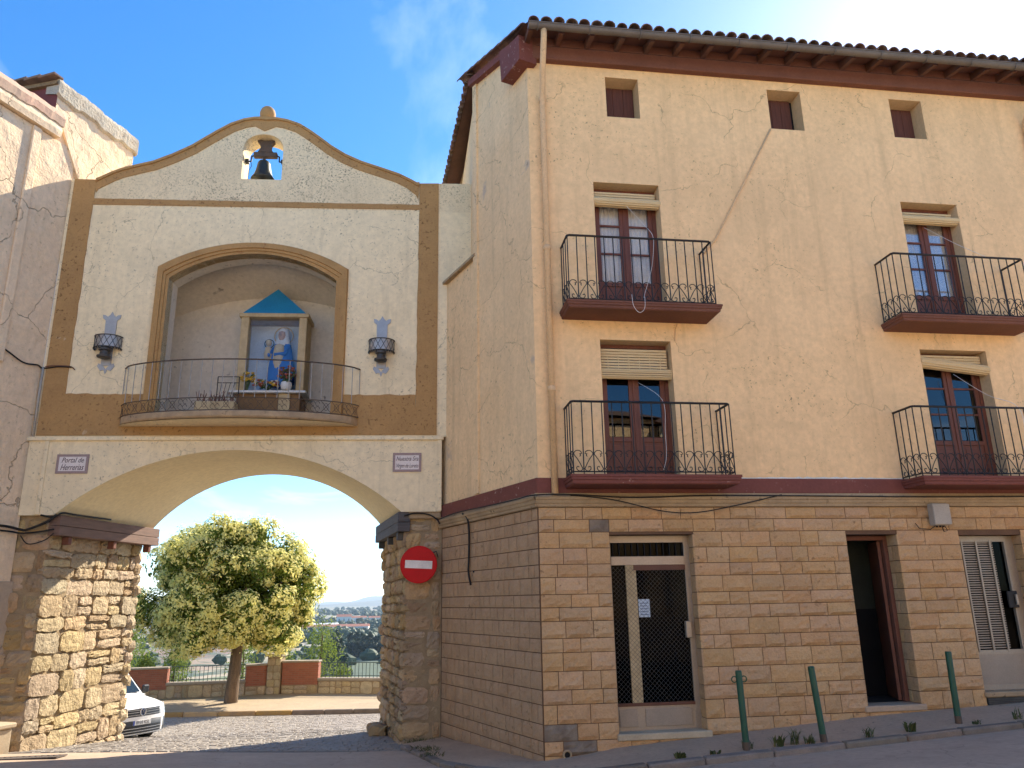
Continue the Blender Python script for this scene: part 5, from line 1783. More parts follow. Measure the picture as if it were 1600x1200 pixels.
cable('arch_cable', smooth_path([gw(-6.72, -.06, 3.50), gw(-6.5, -.07, 3.46), gw(-6.36, -.06, 3.53), gw(-6.28, .3, 3.53), gw(-6.1, 1.2, 3.54)]), .016, 'cable_black', 'black cable lying on top of the left timber beam')
cable('corner_cable', smooth_path([gw(-.62, -.03, 3.43), gw(-.45, -.04, 3.47), gw(-.2, -.03, 3.45), gw(-.05, -.05, 3.36), gw(.0, -.1, 3.28)]), .014, 'cable_black', 'dark cable above the no entry sign under the arch end')


def hs_pt(t, z, off): return Matrix.Translation(HO) @ (Matrix.Rotation(HA, 4, 'Z') @ sp(t, z, off))


cable('facade_cable', smooth_path([hs_pt(3.3, 3.36, .11), hs_pt(2.6, 3.40, .09), hs_pt(1.5, 3.38, .10), hs_pt(.5, 3.37, .10), hs_pt(-.1, 3.36, .12), hw(.5, -.12, 3.37), hw(1.4, -.12, 3.33), hw(2.6, -.12, 3.36), hw(4.4, -.11, 3.35), hw(6.0, -.11, 3.34), hw(8.6, -.11, 3.35)]), .010, 'cable_black', 'thin cable running along the moulding above the stone blocks')
cable('slack_cable', smooth_path([hw(.5, -.10, 3.36), hw(1.1, -.11, 3.30), hw(1.8, -.12, 3.14), hw(2.3, -.12, 3.12), hw(2.9, -.11, 3.22), hw(3.6, -.11, 3.37)]), .008, 'cable_black', 'slack thin cable sagging below the moulding over the glazed door')
cable('hanging_wires', smooth_path([hs_pt(2.35, 3.36, .10), hs_pt(2.22, 3.26, .07), hs_pt(2.2, 3.0, .05), hs_pt(2.22, 2.6, .05), hs_pt(2.23, 2.42, .05), hs_pt(2.15, 2.22, .05)]), .018, 'cable_black', 'vertical black wires hanging down the side wall')
for z_, lb in ((2.95, 'upper small black hook bracket on the side wall'), (2.42, 'lower small black hook bracket on the side wall')):
    b = MB(); p = sp(2.05, z_, .03)
    b.tube([(0, 0, 0), (.05, -.02, .01), (.10, -.05, .02)], .016, 6); b.lathe([(.02, -.03), (.035, 0), (.02, .03)], (.11, -.05, .03), 8)
    o = b.build('hook_bracket', 'iron', loc=tuple(hs_pt(2.12, z_, .02)), rot=R(20)); tag(o, lb, 'bracket')

# junction box on the facade
jb = thing('junction_box', 'grey electrical box on the stone wall above between two doorways', 'electrical box', hw(6.02, -.04, 2.92), HA)
MB().box(-.125, .125, -.13, .0, .0, .32, .012).build('box_body', 'box_grey', jb)
MB().box(-.135, .135, -.15, -.131, .01, .31, .008).build('box_lid', 'box_grey', jb)
b = MB()
for k in range(3): b.tube([(-.06 + .05 * k, -.07, .002), (-.06 + .05 * k, -.07, -.025)], .013, 6)
b.tube([(.06, -.07, 0), (.10, -.07, -.07), (.04, -.07, -.09), (.02, -.07, -.02)], .006, 5)
b.tube([(-.08, -.07, 0), (-.16, -.06, -.05), (-.33, -.05, -.04), (-.37, -.03, .04)], .006, 5)
b.build('cable_glands', 'cable_black', jb)

# ---- roller blinds (hang in the window openings)
def blind(win, hang, rollr, dz_l, dz_r, label, flat=0.0, cordpts=None):
    a, b_, z0, z1 = win
    ztop = z1 - hang
    t = thing('roller_blind', label, 'window blind', hw((a + b_) / 2, .10, ztop), HA, 'slatted roller blinds on the balcony doors')
    w_ = (b_ - a) / 2 - .01
    MB().box(-w_ + .03, w_ - .03, .03, .06, -.12, .0, .004).build('head_board', 'bamboo', t)
    b = MB()
    z = -.01
    fl = max(flat, .10)
    k = 0
    while z > -fl:
        b.box(-w_ + .01, w_ - .03, .0, .008, z - .036, z - .003, .003)
        z -= .043
    for x_ in np.linspace(-w_ + .12, w_ - .14, 6):
        b.box(x_, x_ + .006, -.003, .0105, -fl, -.012)
    b.build('slat_sheet', 'bamboo', t)
    # roll: spiral bundle of slats
    b = MB()
    nseg = 13
    zc = -fl - rollr * .8
    for k in range(nseg):
        a0 = 2 * math.pi * k / nseg
        for rr in ((rollr,) if flat < .2 else (rollr,)):
            y_, zq = -.02 - .0 + rr * math.cos(a0), zc + rr * math.sin(a0) * (.8 if flat < .2 else 1.25)
            b.tube([(-w_ - .015 + (0 if True else 0), y_, zq + dz_l), (w_ + .025, y_, zq + dz_r)], rr * .235, 6)
    b.build('slat_roll', 'bamboo', t)
    b = MB(); b.tube([(-w_, -.02, zc + dz_l), (w_, -.02, zc + dz_r)], rollr * .93, 12); b.build('roll_core', 'shrine_brown', t)
    if cordpts:
        b = MB()
        off = hw((a + b_) / 2, .10, ztop)
        b.tube(smooth_path([(u - (a + b_) / 2, v - .10, z - ztop) for u, v, z in cordpts]), .0035, 4); b.build('pull_cord', 'cord_white', t, smooth=True)
    return t


blind(BALW[0], .10, .075, 0, -.015, 'rolled slatted blind over the upper door of the balcony nearest the corner', .14,
      [(1.60, .06, 7.98), (1.80, -.2, 7.50), (1.84, -.44, 7.18), (1.80, -.47, 6.8), (1.74, -.48, 6.55), (1.62, -.50, 6.2), (1.58, -.64, 6.12), (1.56, -.66, 5.95), (1.48, -.66, 5.88), (1.40, -.66, 5.98), (1.39, -.64, 6.16)])
blind(BALW[1], .12, .072, 0, -.01, 'rolled slatted blind over the upper door at the right edge', .10,
      [(6.75, .06, 7.85), (7.05, -.2, 7.45), (7.33, -.44, 7.12)])
blind(BALW[2], .10, .055, 0, 0, 'half lowered slatted blind over the lower door near the corner', .36,
      [(1.62, .05, 5.05), (1.80, -.44, 4.66), (1.80, -.47, 4.2), (1.79, -.47, 3.85), (1.74, -.46, 3.66)])
blind(BALW[3], .05, .085, .03, -.09, 'crooked rolled slatted blind over the lower door at the right edge', .03,
      [(6.80, .06, 5.30), (7.1, -.2, 4.9), (7.36, -.46, 4.64), (7.38, -.47, 4.1), (7.45, -.47, 3.66)])

# ================================================================== street furniture
def bollard(u, v, lean, h_, ring, label):
    p = hw(u, v)
    zb = .06 + .055 * u + (zf(u) - .06 - .055 * u) * ((v + 1.05) / 1.15)
    t = thing('bollard', label, 'bollard', (p.x, p.y, zb - .03), HA, 'green posts along the pavement edge')
    t.rotation_euler = (lean[0], lean[1], HA)
    b = MB(); b.lathe([(.040, 0), (.040, h_ - .012), (.034, h_), (.0, h_ + .002)], (0, 0, 0), 14); b.build('post', 'bollard_green', t, smooth=False)
    b = MB(); b.lathe([(.042, .0), (.042, .10), (.0405, .12)], (0, 0, .0), 14); b.build('rusty_foot', 'iron_rust', t)
    if ring:
        b = MB()
        for s_ in (-1, 1):
            b.tube([(s_ * (.062 + .035 * math.cos(a_)), 0, h_ - .10 + .035 * math.sin(a_)) for a_ in np.linspace(0, 2 * math.pi, 13)[:-1]], .008, 5, closed=True)
        b.build('chain_ring', 'bollard_green', t)
    return t


bollard(2.37, -.92, (0, R(-1.0), 0), .93, True, 'green metal bollard with side rings before the glazed door')
bollard(3.36, -.95, (R(-1), R(-3.5), 0), .90, False, 'plain green bollard between the glazed door and the open brown door')
bollard(5.30, -.80, (0, R(0.6), 0), .90, False, 'plain green bollard right of the open brown door')

# weeds along the kerb
wr = random.Random(12)


def weed(u, v, h_, n, label, broad=False):
    p = hw(u, v)
    zb = .06 + .055 * u + (zf(u) - .06 - .055 * u) * ((v + 1.05) / 1.15)
    b = MB()
    for k in range(n):
        a_ = wr.uniform(0, 6.28); l_ = .8 * h_ * wr.uniform(.4, 1.15); w_ = (.015 if broad else .006) * wr.uniform(.7, 1.3)
        dx, dy = math.cos(a_), math.sin(a_)
        sp_ = wr.uniform(.2, .8)
        base = (wr.uniform(-.06, .06), wr.uniform(-.03, .03), 0)
        m1 = (base[0] + dx * l_ * sp_ * .4, base[1] + dy * l_ * sp_ * .4, l_ * .6)
        tip = (base[0] + dx * l_ * sp_, base[1] + dy * l_ * sp_, l_ * wr.uniform(.7, 1))
        b.add([(base[0] - dy * w_ * .4, base[1] + dx * w_ * .4, 0), (base[0] + dy * w_ * .4, base[1] - dx * w_ * .4, 0), (m1[0] + dy * w_, m1[1] - dx * w_, m1[2]), (m1[0] - dy * w_, m1[1] + dx * w_, m1[2]), tip],
              [(0, 1, 2, 3), (3, 2, 4)])
    o = b.build('weed', 'leaf_weed', loc=(p.x, p.y, zb))
    tag(o, label, 'weed', 'weeds growing along the kerb')


weed(1.52, -.97, .10, 44, 'low dark weed tuft left of the ringed bollard', True)
weed(1.95, -.97, .07, 26, 'small flat weed between the low tuft and the ringed bollard', True)
weed(2.40, -.88, .15, 26, 'weed growing at the foot of the ringed bollard')
weed(2.78, -.93, .18, 34, 'leafy weed just right of the ringed bollard', True)
weed(2.98, -.93, .28, 30, 'tall wispy weed between the first two bollards')
weed(3.16, -.96, .14, 40, 'bushy weed at the foot of the second bollard')
weed(3.95, -.97, .17, 34, 'spiky weed at the kerb right of the second bollard')
weed(4.52, -.94, .19, 30, 'broad leaved weed before the open brown door', True)
weed(5.45, -.93, .08, 26, 'small weed at the foot of the third bollard')
weed(6.05, -.90, .17, 24, 'thin weed on the kerb right of the third bollard')
weed(6.9, -.88, .22, 26, 'weed at the right edge of the kerb')
b = MB()
gl_ = [(Vector((-1.2, 11.6, 0)), -.06), (Vector((-1.42, 12.25, 0)), -.1), (Vector((-1.3, 12.1, 0)), -.08), (Vector((-1.45, 13.45, 0)), -.19), (Vector((-1.7, 13.5, 0)), -.2)]
for p, zz_ in gl_:
    for k in range(40):
        x_, y_ = p.x + wr.uniform(-.16, .16), p.y + wr.uniform(-.16, .16)
        a_ = wr.uniform(0, 6.28); l_ = wr.uniform(.02, .06)
        b.add([(x_, y_, zz_), (x_ + .012, y_ + .01, zz_), (x_ + l_ * math.cos(a_), y_ + l_ * math.sin(a_), zz_ + l_)], [(0, 1, 2)])
gq = b.build('moss_tufts', 'leaf_weed'); gq["kind"] = 'stuff'; gq["label"] = 'small green moss tufts in the pavement by the side wall'

# stone trough against the left house
tr_ = thing('stone_bench', 'low pale stone bench with slab top beside the left pier', 'bench', lw(-1.45, -.46, -.1), LA)
MB().box(-1.5, 1.30, -.26, .43, -.25, .32, .02).build('bench_body', 'trough_stone', tr_)
MB().box(-1.5, 1.34, -.30, .43, .322, .40, .02).build('bench_slab', 'trough_stone', tr_)
# drain grate in the road
p = Vector((-6.95, 11.75, 0))
gt = thing('drain_grate', 'rusty iron drain grate in the street at lower left', 'grate', (p.x, p.y, street(p.x, p.y) + .004), R(12))
gsl = ((street(p.x + .3, p.y) - street(p.x - .3, p.y)) / .6, (street(p.x, p.y + .3) - street(p.x, p.y - .3)) / .6)
gt.rotation_euler = (math.atan(gsl[1]), -math.atan(gsl[0]), R(12))
MB().poly([(-.5, -.24), (.5, -.24), (.5, .24), (-.5, .24)], [[(-.44, -.18), (.44, -.18), (.44, .18), (-.44, .18)]], -.012, .004).build('grate_frame', 'iron_grate', gt, rot=(R(-90), 0, 0))
for k in range(11):
    MB().box(-.43 + k * .08, -.39 + k * .08, -.18, .18, -.004, .010, .003).build('grate_bar', 'iron_grate', gt)
MB().add([(-.44, -.18, -.0035), (.44, -.18, -.0035), (.44, .18, -.0035), (-.44, .18, -.0035)], [(0, 1, 2, 3)]).build('grate_pit', 'black_void', gt)

# ================================================================== beyond the gate: pavement, parapet
ZW = -1.15
mb = MB()
mb.grid([[(x, 25.15 + (29.6 - 25.15) * j / 6, ZW + (.0 if j else -.005)) for x in np.linspace(-20, 6, 40)] for j in range(7)])
fp = mb.build('far_pavement', 'sand_walk', kind='structure')
fk = link('far_kerb', None); fk["kind"] = 'structure'
x = -20
while x < 5.5:
    ln = krng.uniform(.8, 1.2)
    MB().box(.008, ln - .008, -.14, .02, -.25, .006, .02).build('kerb_stone', 'kerb_yellow' if x < -7.2 else 'kerb_stone', fk, loc=(x, 25.13 + .02 * math.sin(x), ZW))
    x += ln

# parapet: wall pieces follow measured base points
PW = [Vector((-17.0, 27.75, ZW)), Vector((-12.26, 28.6, ZW)), Vector((-10.25, 29.0, ZW)), Vector((-9.0, 29.45, ZW)), Vector((-8.48, 29.45, ZW)), Vector((-7.17, 29.4, ZW)), Vector((-4.0, 28.75, ZW)), Vector((3.0, 27.4, ZW))]


def seg_thing(A_, B_, name, label, cat, group=None):
    d_ = B_ - A_
    return thing(name, label, cat, tuple(A_), math.atan2(d_.y, d_.x), group), d_.length


prr = random.Random(77)


def base_stones(t, L, z0, z1):
    x = 0
    while x < L - .02:
        w_ = prr.uniform(.2, .5)
        if x + w_ > L - .15: w_ = L - x
        cuts = [z0, z0 + (z1 - z0) * prr.uniform(.4, .6), z1] if prr.random() < .55 else [z0, z1]
        for q0, q1 in zip(cuts[:-1], cuts[1:]):
            me = stone_mesh('stone', w_ - .025, q1 - q0 - .025, .06, 'rubble', prr, 3, 2, bulge=.02, rough=.008, jit=.008)
            link('stone', me, t, (x + w_ / 2, -.005, (q0 + q1) / 2))
        x += w_


def brick_wall(A_, B_, top, label):
    t, L = seg_thing(A_, B_, 'parapet_wall', label, 'wall', 'parapet pieces beyond the arch')
    MB().box(0, L, .0, .34, -.4, .30).build('stone_footing', 'mortar', t)
    base_stones(t, L, 0, .29)
    MB().box(0.0, L, -.01, .34, .30, top, .006).build('brick_panel', 'brick_red', t)
    MB().box(-.03, L + .03, -.05, .39, top, top + .06, .012).build('coping', 'wall_cap', t)
    return t


def low_wall(A_, B_, label, flabel):
    t, L = seg_thing(A_, B_, 'low_wall', label, 'wall', 'parapet pieces beyond the arch')
    MB().box(0, L, .0, .34, -.4, .43).build('wall_core', 'mortar', t)
    base_stones(t, L, 0, .42)
    MB().box(-.02, L + .02, -.06, .40, .43, .52, .014).build('coping', 'wall_cap', t)
    f = thing('railing', flabel, 'railing', (A_.x, A_.y, A_.z + .52), t.rotation_euler[2], 'green railings on the low walls')
    b = MB(); b.box(0.02, L - .02, .15, .19, .50, .525); b.box(.02, L - .02, .155, .185, .06, .08)
    b.build('rail', 'fence_green', f)
    BARF = MB().box(-.009, .009, .161, .179, 0, .50).mesh('bar', 'fence_green')
    x = .06
    while x < L - .04:
        link('bar', BARF, f, (x, 0, 0)); x += .14
    return t


brick_wall(PW[0], PW[1], .98, 'red brick parapet piece behind the white van')
low_wall(PW[1], PW[2] + Vector((.55, .15, 0)), 'low stone wall between the van and the tree trunk', 'green railing left of the tree trunk')
brick_wall(PW[2] + Vector((.56, .16, 0)), PW[3] + Vector((.0, .0, 0)), .98, 'red brick parapet piece just right of the tree trunk')
pc = thing('stone_pillar', 'square stone pillar with cap between two brick parapet pieces', 'pillar', (-8.76, 29.5, ZW), R(-3))
MB().box(-.24, .24, -.14, .36, -.3, 1.28, .01).build('pillar_core', 'mortar', pc)
z = 0
while z < 1.2:
    h_ = prr.uniform(.2, .3)
    for x0, x1 in (((-.25, .05), (.05, .25)) if prr.random() < .5 else ((-.25, -.02), (-.02, .25))):
        me = stone_mesh('stone', x1 - x0 - .02, h_ - .02, .06, 'rubble', prr, 3, 2, bulge=.015, rough=.006, jit=.006)
        link('stone', me, pc, ((x0 + x1) / 2, -.15, z + h_ / 2))
    z += h_
MB().box(-.32, .32, -.24, .42, 1.28, 1.38, .015).build('pillar_cap', 'wall_cap', pc)
brick_wall(PW[4] + Vector((.0, -.02, 0)), PW[5], 1.06, 'red brick parapet piece right of the stone pillar')
low_wall(PW[5] + Vector((.02, 0, 0)), PW[7], 'low stone wall at the right under the railing', 'green railing nearest the right pier')


# ================================================================== trees
def leaf_quad(b, c_, nrm, l_, w_, rg):
    nrm = nrm.normalized()
    a_ = nrm.cross(Vector((rg.uniform(-1, 1), rg.uniform(-1, 1), rg.uniform(-1, 1))))
    if a_.length < 1e-4: a_ = Vector((1, 0, 0))
    a_.normalize(); d_ = nrm.cross(a_)
    p0_ = c_ - a_ * l_ / 2
    p1_ = c_ + d_ * w_ / 2 + nrm * l_ * .06
    p2_ = c_ + a_ * l_ / 2
    p3_ = c_ - d_ * w_ / 2 + nrm * l_ * .06
    b.add([p0_, p1_, p2_, p3_], [(0, 1, 2, 3)])


def street_tree(pos, label, name, crown_c, rad, nclump, nleaf, nbloss, seed, trunk_r=.22, lean=.0):
    rg = random.Random(seed)
    t = thing(name, label, 'tree', pos, 0)
    top = crown_c[2] - rad[2] * .35
    b = MB()
    b.tube(smooth_path([(0, 0, -.15), (.02, 0, .5), (.06, 0, 1.1), (.10, .02, top)], 4), [trunk_r * 1.15, trunk_r * 1.05, trunk_r, trunk_r * .98, trunk_r * .95, trunk_r * .94, trunk_r * .93, trunk_r * .92, trunk_r * .9, trunk_r * .85, trunk_r * .8, trunk_r * .75, trunk_r * .7], 12)
    for k in range(7):
        a_ = k * 2 * math.pi / 7 + rg.uniform(-.3, .3)
        e_ = (crown_c[0] + rad[0] * .62 * math.cos(a_), crown_c[1] + rad[1] * .62 * math.sin(a_), crown_c[2] + rad[2] * rg.uniform(-.1, .55))
        s_ = (.10, .02, top - .25 * rg.random())
        b.tube([s_, ((s_[0] + e_[0]) / 2 + rg.uniform(-.15, .15), (s_[1] + e_[1]) / 2, (s_[2] + e_[2]) / 2 + .1), e_], [trunk_r * .45, trunk_r * .28, .03], 6)
    b.build('trunk', 'bark', t, smooth=True)
    lv, bl = MB(), MB()
    cl = []
    for k in range(nclump):
        # directions spread over the dome, flattened underside
        while True:
            d_ = Vector((rg.gauss(0, 1), rg.gauss(0, 1), rg.gauss(0, 1)))
            if d_.length > .1: break
        d_.normalize()
        if d_.z < -.55: d_.z = -.55 + rg.uniform(-.05, .1)
        s_ = rg.uniform(.66, 1.0) + (.13 if rg.random() < .22 else 0)
        c_ = Vector((crown_c[0] + d_.x * rad[0] * s_ * .84, crown_c[1] + d_.y * rad[1] * s_ * .84, crown_c[2] + d_.z * rad[2] * s_ * .84))
        cl.append((c_, rg.uniform(.28, .70) * rad[0] / 3.0, d_))
    cc = Vector(crown_c)
    for i in range(nleaf):
        c_, r_, d_ = cl[rg.randrange(nclump)]
        q = Vector((rg.gauss(0, 1), rg.gauss(0, 1), rg.gauss(0, 1))).normalized()
        p = c_ + q * r_ * (rg.random() ** .33)
        if i % 5 == 0:
            p = cc + (p - cc) * rg.uniform(.3, .85)
        nrm = (q + (p - cc).normalized() * .5 + Vector((0, 0, .35)) + Vector((rg.uniform(-.7, .7), rg.uniform(-.7, .7), rg.uniform(-.5, .5))))
        leaf_quad(lv, p, nrm, rg.uniform(.13, .22), rg.uniform(.055, .09), rg)
    for i in range(nbloss):
        c_, r_, d_ = cl[rg.randrange(nclump)]
        q = (Vector((rg.gauss(0, 1), rg.gauss(0, 1), rg.gauss(0, 1))).normalized() + d_ * .9).normalized()
        p = c_ + q * r_ * rg.uniform(.92, 1.10)
        for k in range(rg.randint(8, 15)):
            o_ = Vector((rg.gauss(0, .075), rg.gauss(0, .075), rg.gauss(0, .06)))
            leaf_quad(bl, p + o_, q + o_ * 9 + Vector((0, 0, .3)), rg.uniform(.08, .15), rg.uniform(.04, .07), rg)
    lv.build('crown', 'leaf_tree', t)
    if nbloss: bl.build('blossom_clusters', 'blossom', t)
    return t


TP = Vector((-9.48, 27.2, ZW))
street_tree(TP, 'round leafy street tree with pale yellow blossom seen through the arch', 'blossoming_tree', (-.15, 0, 3.45), (3.15, 2.8, 2.85), 185, 52000, 4600, 11, .22)
street_tree(Vector((-15.9, 28.0, ZW)), 'second street tree half hidden behind the left pier', 'blossoming_tree', (0, 0, 3.3), (2.9, 2.6, 2.5), 70, 12000, 350, 9, .22)


def conifer(pos, h_, r_, n, m, label, cat='tree', seed=1, name='pine_tree', group=None, leaf=.22, shape=1.0, low=.1):
    rg = random.Random(seed)
    t = thing(name, label, cat, pos, 0, group)
    MB().tube([(0, 0, -1.0), (rg.uniform(-.1, .1) * h_ * .1, 0, h_ * .5), (0, 0, h_ * .96)], [h_ * .022, h_ * .014, h_ * .004], 6).build('trunk', 'bark', t)
    b = MB()
    tips = []
    for k in range(int(n / 26) + 1):
        hz = low + (1 - low) * rg.random() ** 1.1
        a_ = rg.uniform(0, 6.283)
        ww = r_ * ((1 - hz) ** .75 * 1.05 + .06) * rg.uniform(.45, 1.1) if shape == 1 else r_ * math.sin(math.pi * min(.98, max(.12, hz))) ** .6 * rg.uniform(.3, 1.05)
        tips.append((Vector((ww * math.cos(a_), ww * math.sin(a_), hz * h_ + rg.uniform(-.02, .05) * h_)), .10 * h_ * rg.uniform(.5, 1.1) * (1.05 - hz * .4)))
    for i in range(n):
        c_, s_ = tips[rg.randrange(len(tips))]
        o_ = Vector((rg.gauss(0, .5), rg.gauss(0, .5), rg.gauss(0, .6))) * s_
        leaf_quad(b, c_ + o_, Vector((rg.uniform(-1, 1), rg.uniform(-1, 1), rg.uniform(-.2, 1))) + o_ * .8, leaf * rg.uniform(.7, 1.4), leaf * (.30 if shape == 1 else .6), rg)
    b.build('crown', m, t)
    return t


def on_terr(x, y): return (x, y, terrain_z(x, y))


def by_px(px, Y):
    """world X for an image column at distance Y (near the horizon)"""
    return Y * (px - 800) / 1200.0 / .99


G1 = 'young pines below the parapet'
for px, Y, top, r_, sd, lb in ((514, 44, .55, 2.3, 1, 'pointed young pine rising behind the right railing'), (462, 42, -.75, 2.0, 2, 'pale young pine right of the stone pillar'), (545, 40, -1.7, 1.4, 15, 'small pine top behind the right railing'),
                               (228, 44, .75, 2.6, 3, 'green pine above the brick wall behind the van'), (300, 43, -.55, 1.9, 4, 'feathery young pine left of the tree trunk'), (258, 42, -1.0, 1.2, 5, 'small pine at the end of the left brick wall'), (400, 46, -.5, 2.0, 6, 'pine behind the parapet right of the tree trunk')):
    x = by_px(px, Y)
    zg = terrain_z(x, Y) - .2
    conifer((x, Y, zg), max(top - zg, 2.5) + .25, r_, 5200, 'leaf_pine', lb, seed=sd, group=G1, leaf=.20, low=.05)

G2 = 'dark trees on the lower slope'
drk = [(545, 190, 12, 9, 21, 'leaf_dark', 'dark rounded tree mid distance right of the pointed pine'), (583, 165, 13, 8.5, 22, 'leaf_dark', 'dark broad tree touching the right pier, nearer slope'), (590, 120, 9, 7, 23, 'leaf_mid', 'leafy tree low behind the right railing end'),
       (572, 95, 7.5, 6, 24, 'leaf_dark', 'dark bush tree just above the right railing'), (345, 150, 10, 7, 25, 'leaf_dark', 'dark tree beyond the left railing beside the trunk'), (385, 210, 11, 9, 26, 'leaf_dark', 'dark tree mass far behind the trunk'),
       (220, 170, 16, 10, 27, 'leaf_mid', 'tall grey green tree far behind the van'), (490, 240, 14, 9, 28, 'leaf_dark', 'dark tree under the blossom crown at right')]
for px, Y, h_, r_, sd, mm, lb in drk:
    x = by_px(px, Y)
    conifer(on_terr(x, Y), h_, r_ * .55, 2600, mm, lb, seed=sd, name='dark_tree', group=G2, leaf=.75, shape=2, low=.05)
G3 = 'tall poplars on the plain'
for k, (px, Y, h_, lb) in enumerate(((520, 330, 20, 'leftmost tall dark poplar on the plain'), (531, 345, 23, 'second tall dark poplar on the plain'), (537, 350, 24, 'tallest dark poplar on the plain'), (547, 300, 17, 'shorter dark poplar right of the tallest'))):
    conifer(on_terr(by_px(px, Y), Y), h_, 3.4, 1500, 'leaf_dark', lb, seed=40 + k, name='poplar', group=G3, leaf=1.2, shape=2, low=.02)
# hedge of cypresses: countable row
hd = None
for k in range(26):
    px = 552 + k * 2.1
    Y = 560 - k * .6
    x = by_px(px, Y)
    if k == 0:
        hd = conifer(on_terr(x, Y), 15, 2.2, 260, 'leaf_dark', 'cypress in the dark windbreak row on the plain', seed=60, name='cypress', group='cypress windbreak row', leaf=1.7, shape=2, low=.02)
    else:
        c_ = hd.copy(); col.objects.link(c_); c_.location = on_terr(x, Y); c_.rotation_euler = (0, 0, k * 1.3)
        sc_ = prr.uniform(.8, 1.1); c_.scale = (1, 1, sc_)
        for ch in hd.children:
            q_ = ch.copy(); col.objects.link(q_); q_.parent = c_
# scattered far trees as one mass
b = MB()
fr2 = random.Random(5)
for k in range(3000):
    Y = 480 * (8.0 ** fr2.random())
    px = fr2.uniform(440, 720) if k % 3 else fr2.uniform(100, 460)
    x = by_px(px, Y)
    if fr2.random() < .45 + .45 * math.sin(x * .013 + Y * .007): continue
    s_ = fr2.uniform(2.2, 4.6) * (1 + Y / 3000)
    z = terrain_z(x, Y)
    n_ = 7
    rings = [(.75, -.2), (1.05, .45), (.85, 1.0), (.40, 1.35)]
    vs = []
    for rr_, zz_ in rings:
        for a_ in np.linspace(0, 6.283, n_ + 1)[:-1]:
            q_ = rr_ * s_ * fr2.uniform(.7, 1.2)
            vs.append((x + q_ * 1.25 * math.cos(a_), Y + q_ * math.sin(a_), z + s_ * (zz_ + fr2.uniform(-.12, .12))))
    vs.append((x, Y, z + s_ * 1.45))
    fs = [(r_ * n_ + i, r_ * n_ + (i + 1) % n_, (r_ + 1) * n_ + (i + 1) % n_, (r_ + 1) * n_ + i) for r_ in range(3) for i in range(n_)]
    b.add(vs, fs + [(3 * n_ + i, 3 * n_ + (i + 1) % n_, 4 * n_) for i in range(n_)])
ft = b.build('distant_groves', 'leaf_mid', kind='stuff')
ft["label"] = 'scattered groves of trees on the far plain'


# far buildings
def far_house(px, Y, w_, d_, h_, rf, mw, mr, label, name='farm_house', rz=.2):
    x = by_px(px, Y)
    z = terrain_z(x, Y)
    t = thing(name, label, 'building', (x, Y, z), rz, 'buildings on the far plain')
    MB().box(-w_ / 2, w_ / 2, -d_ / 2, d_ / 2, -1, h_).build('wall', mw, t)
    b = MB()
    e_ = .4
    b.add([(-w_ / 2 - e_, -d_ / 2 - e_, h_), (w_ / 2 + e_, -d_ / 2 - e_, h_), (w_ / 2 + e_, d_ / 2 + e_, h_), (-w_ / 2 - e_, d_ / 2 + e_, h_), (-w_ / 2 - e_, 0, h_ + rf), (w_ / 2 + e_, 0, h_ + rf)],
          [(0, 1, 5, 4), (2, 3, 4, 5), (0, 4, 3), (1, 2, 5), (0, 3, 2, 1)])
    b.build('roof', mr, t)
    for k in range(max(2, int(w_ / 8))):
        xx = -w_ / 2 + w_ * (k + .5) / max(2, int(w_ / 8))
        MB().box(xx - .7, xx + .7, -d_ / 2 - .05, -d_ / 2, h_ * .35, h_ * .75).build('window', 'black_void', t)
    return t


far_house(545, 1350, 24, 14, 12, 4, 'house_white', 'roof_red', 'white farmhouse standing alone on the far plain')
far_house(532, 1050, 88, 16, 6, 3, 'house_white', 'roof_red', 'long low building with red roof on the far plain', 'long_shed', .05)
far_house(508, 1120, 52, 16, 7, 2, 'shed_white', 'shed_white', 'white shed partly behind the blossoming tree on the plain', 'white_shed', .05)
far_house(578, 740, 62, 12, 4, 1.2, 'shed_white', 'shed_white', 'long white greenhouse behind the cypress row', 'greenhouse', .02)
far_house(590, 1420, 20, 12, 9, 3, 'house_white', 'roof_red', 'pale farmhouse near the right pier on the plain')
far_house(566, 1500, 30, 14, 8, 3, 'house_white', 'roof_red', 'pale farmhouse among trees between the white farmhouse and the pier')

# far hills
def ridge(Y, base, hmax, m, seed, name, x0=-9000, x1=6000):
    rg = random.Random(seed)
    b = MB()
    ph = [rg.uniform(0, 6.28) for _ in range(6)]
    xs_ = np.linspace(x0, x1, 220)
    def hz(x):
        return hmax * (.55 + .22 * math.sin(x / 900 + ph[0]) + .16 * math.sin(x / 370 + ph[1]) + .10 * math.sin(x / 150 + ph[2]) + .06 * math.sin(x / 70 + ph[3]))
    P = [[(x, Y - 900, base) for x in xs_], [(x, Y - 400, base + hz(x + 90) * .45) for x in xs_], [(x, Y, base + hz(x)) for x in xs_], [(x, Y + 900, base) for x in xs_]]
    b.grid(P)
    o = b.build(name, m, smooth=True, kind='structure')
    return o


ridge(7000, -38, 78, 'hill_far', 3, 'hills')
ridge(10500, -40, 165, 'hill_far', 8, 'hills')

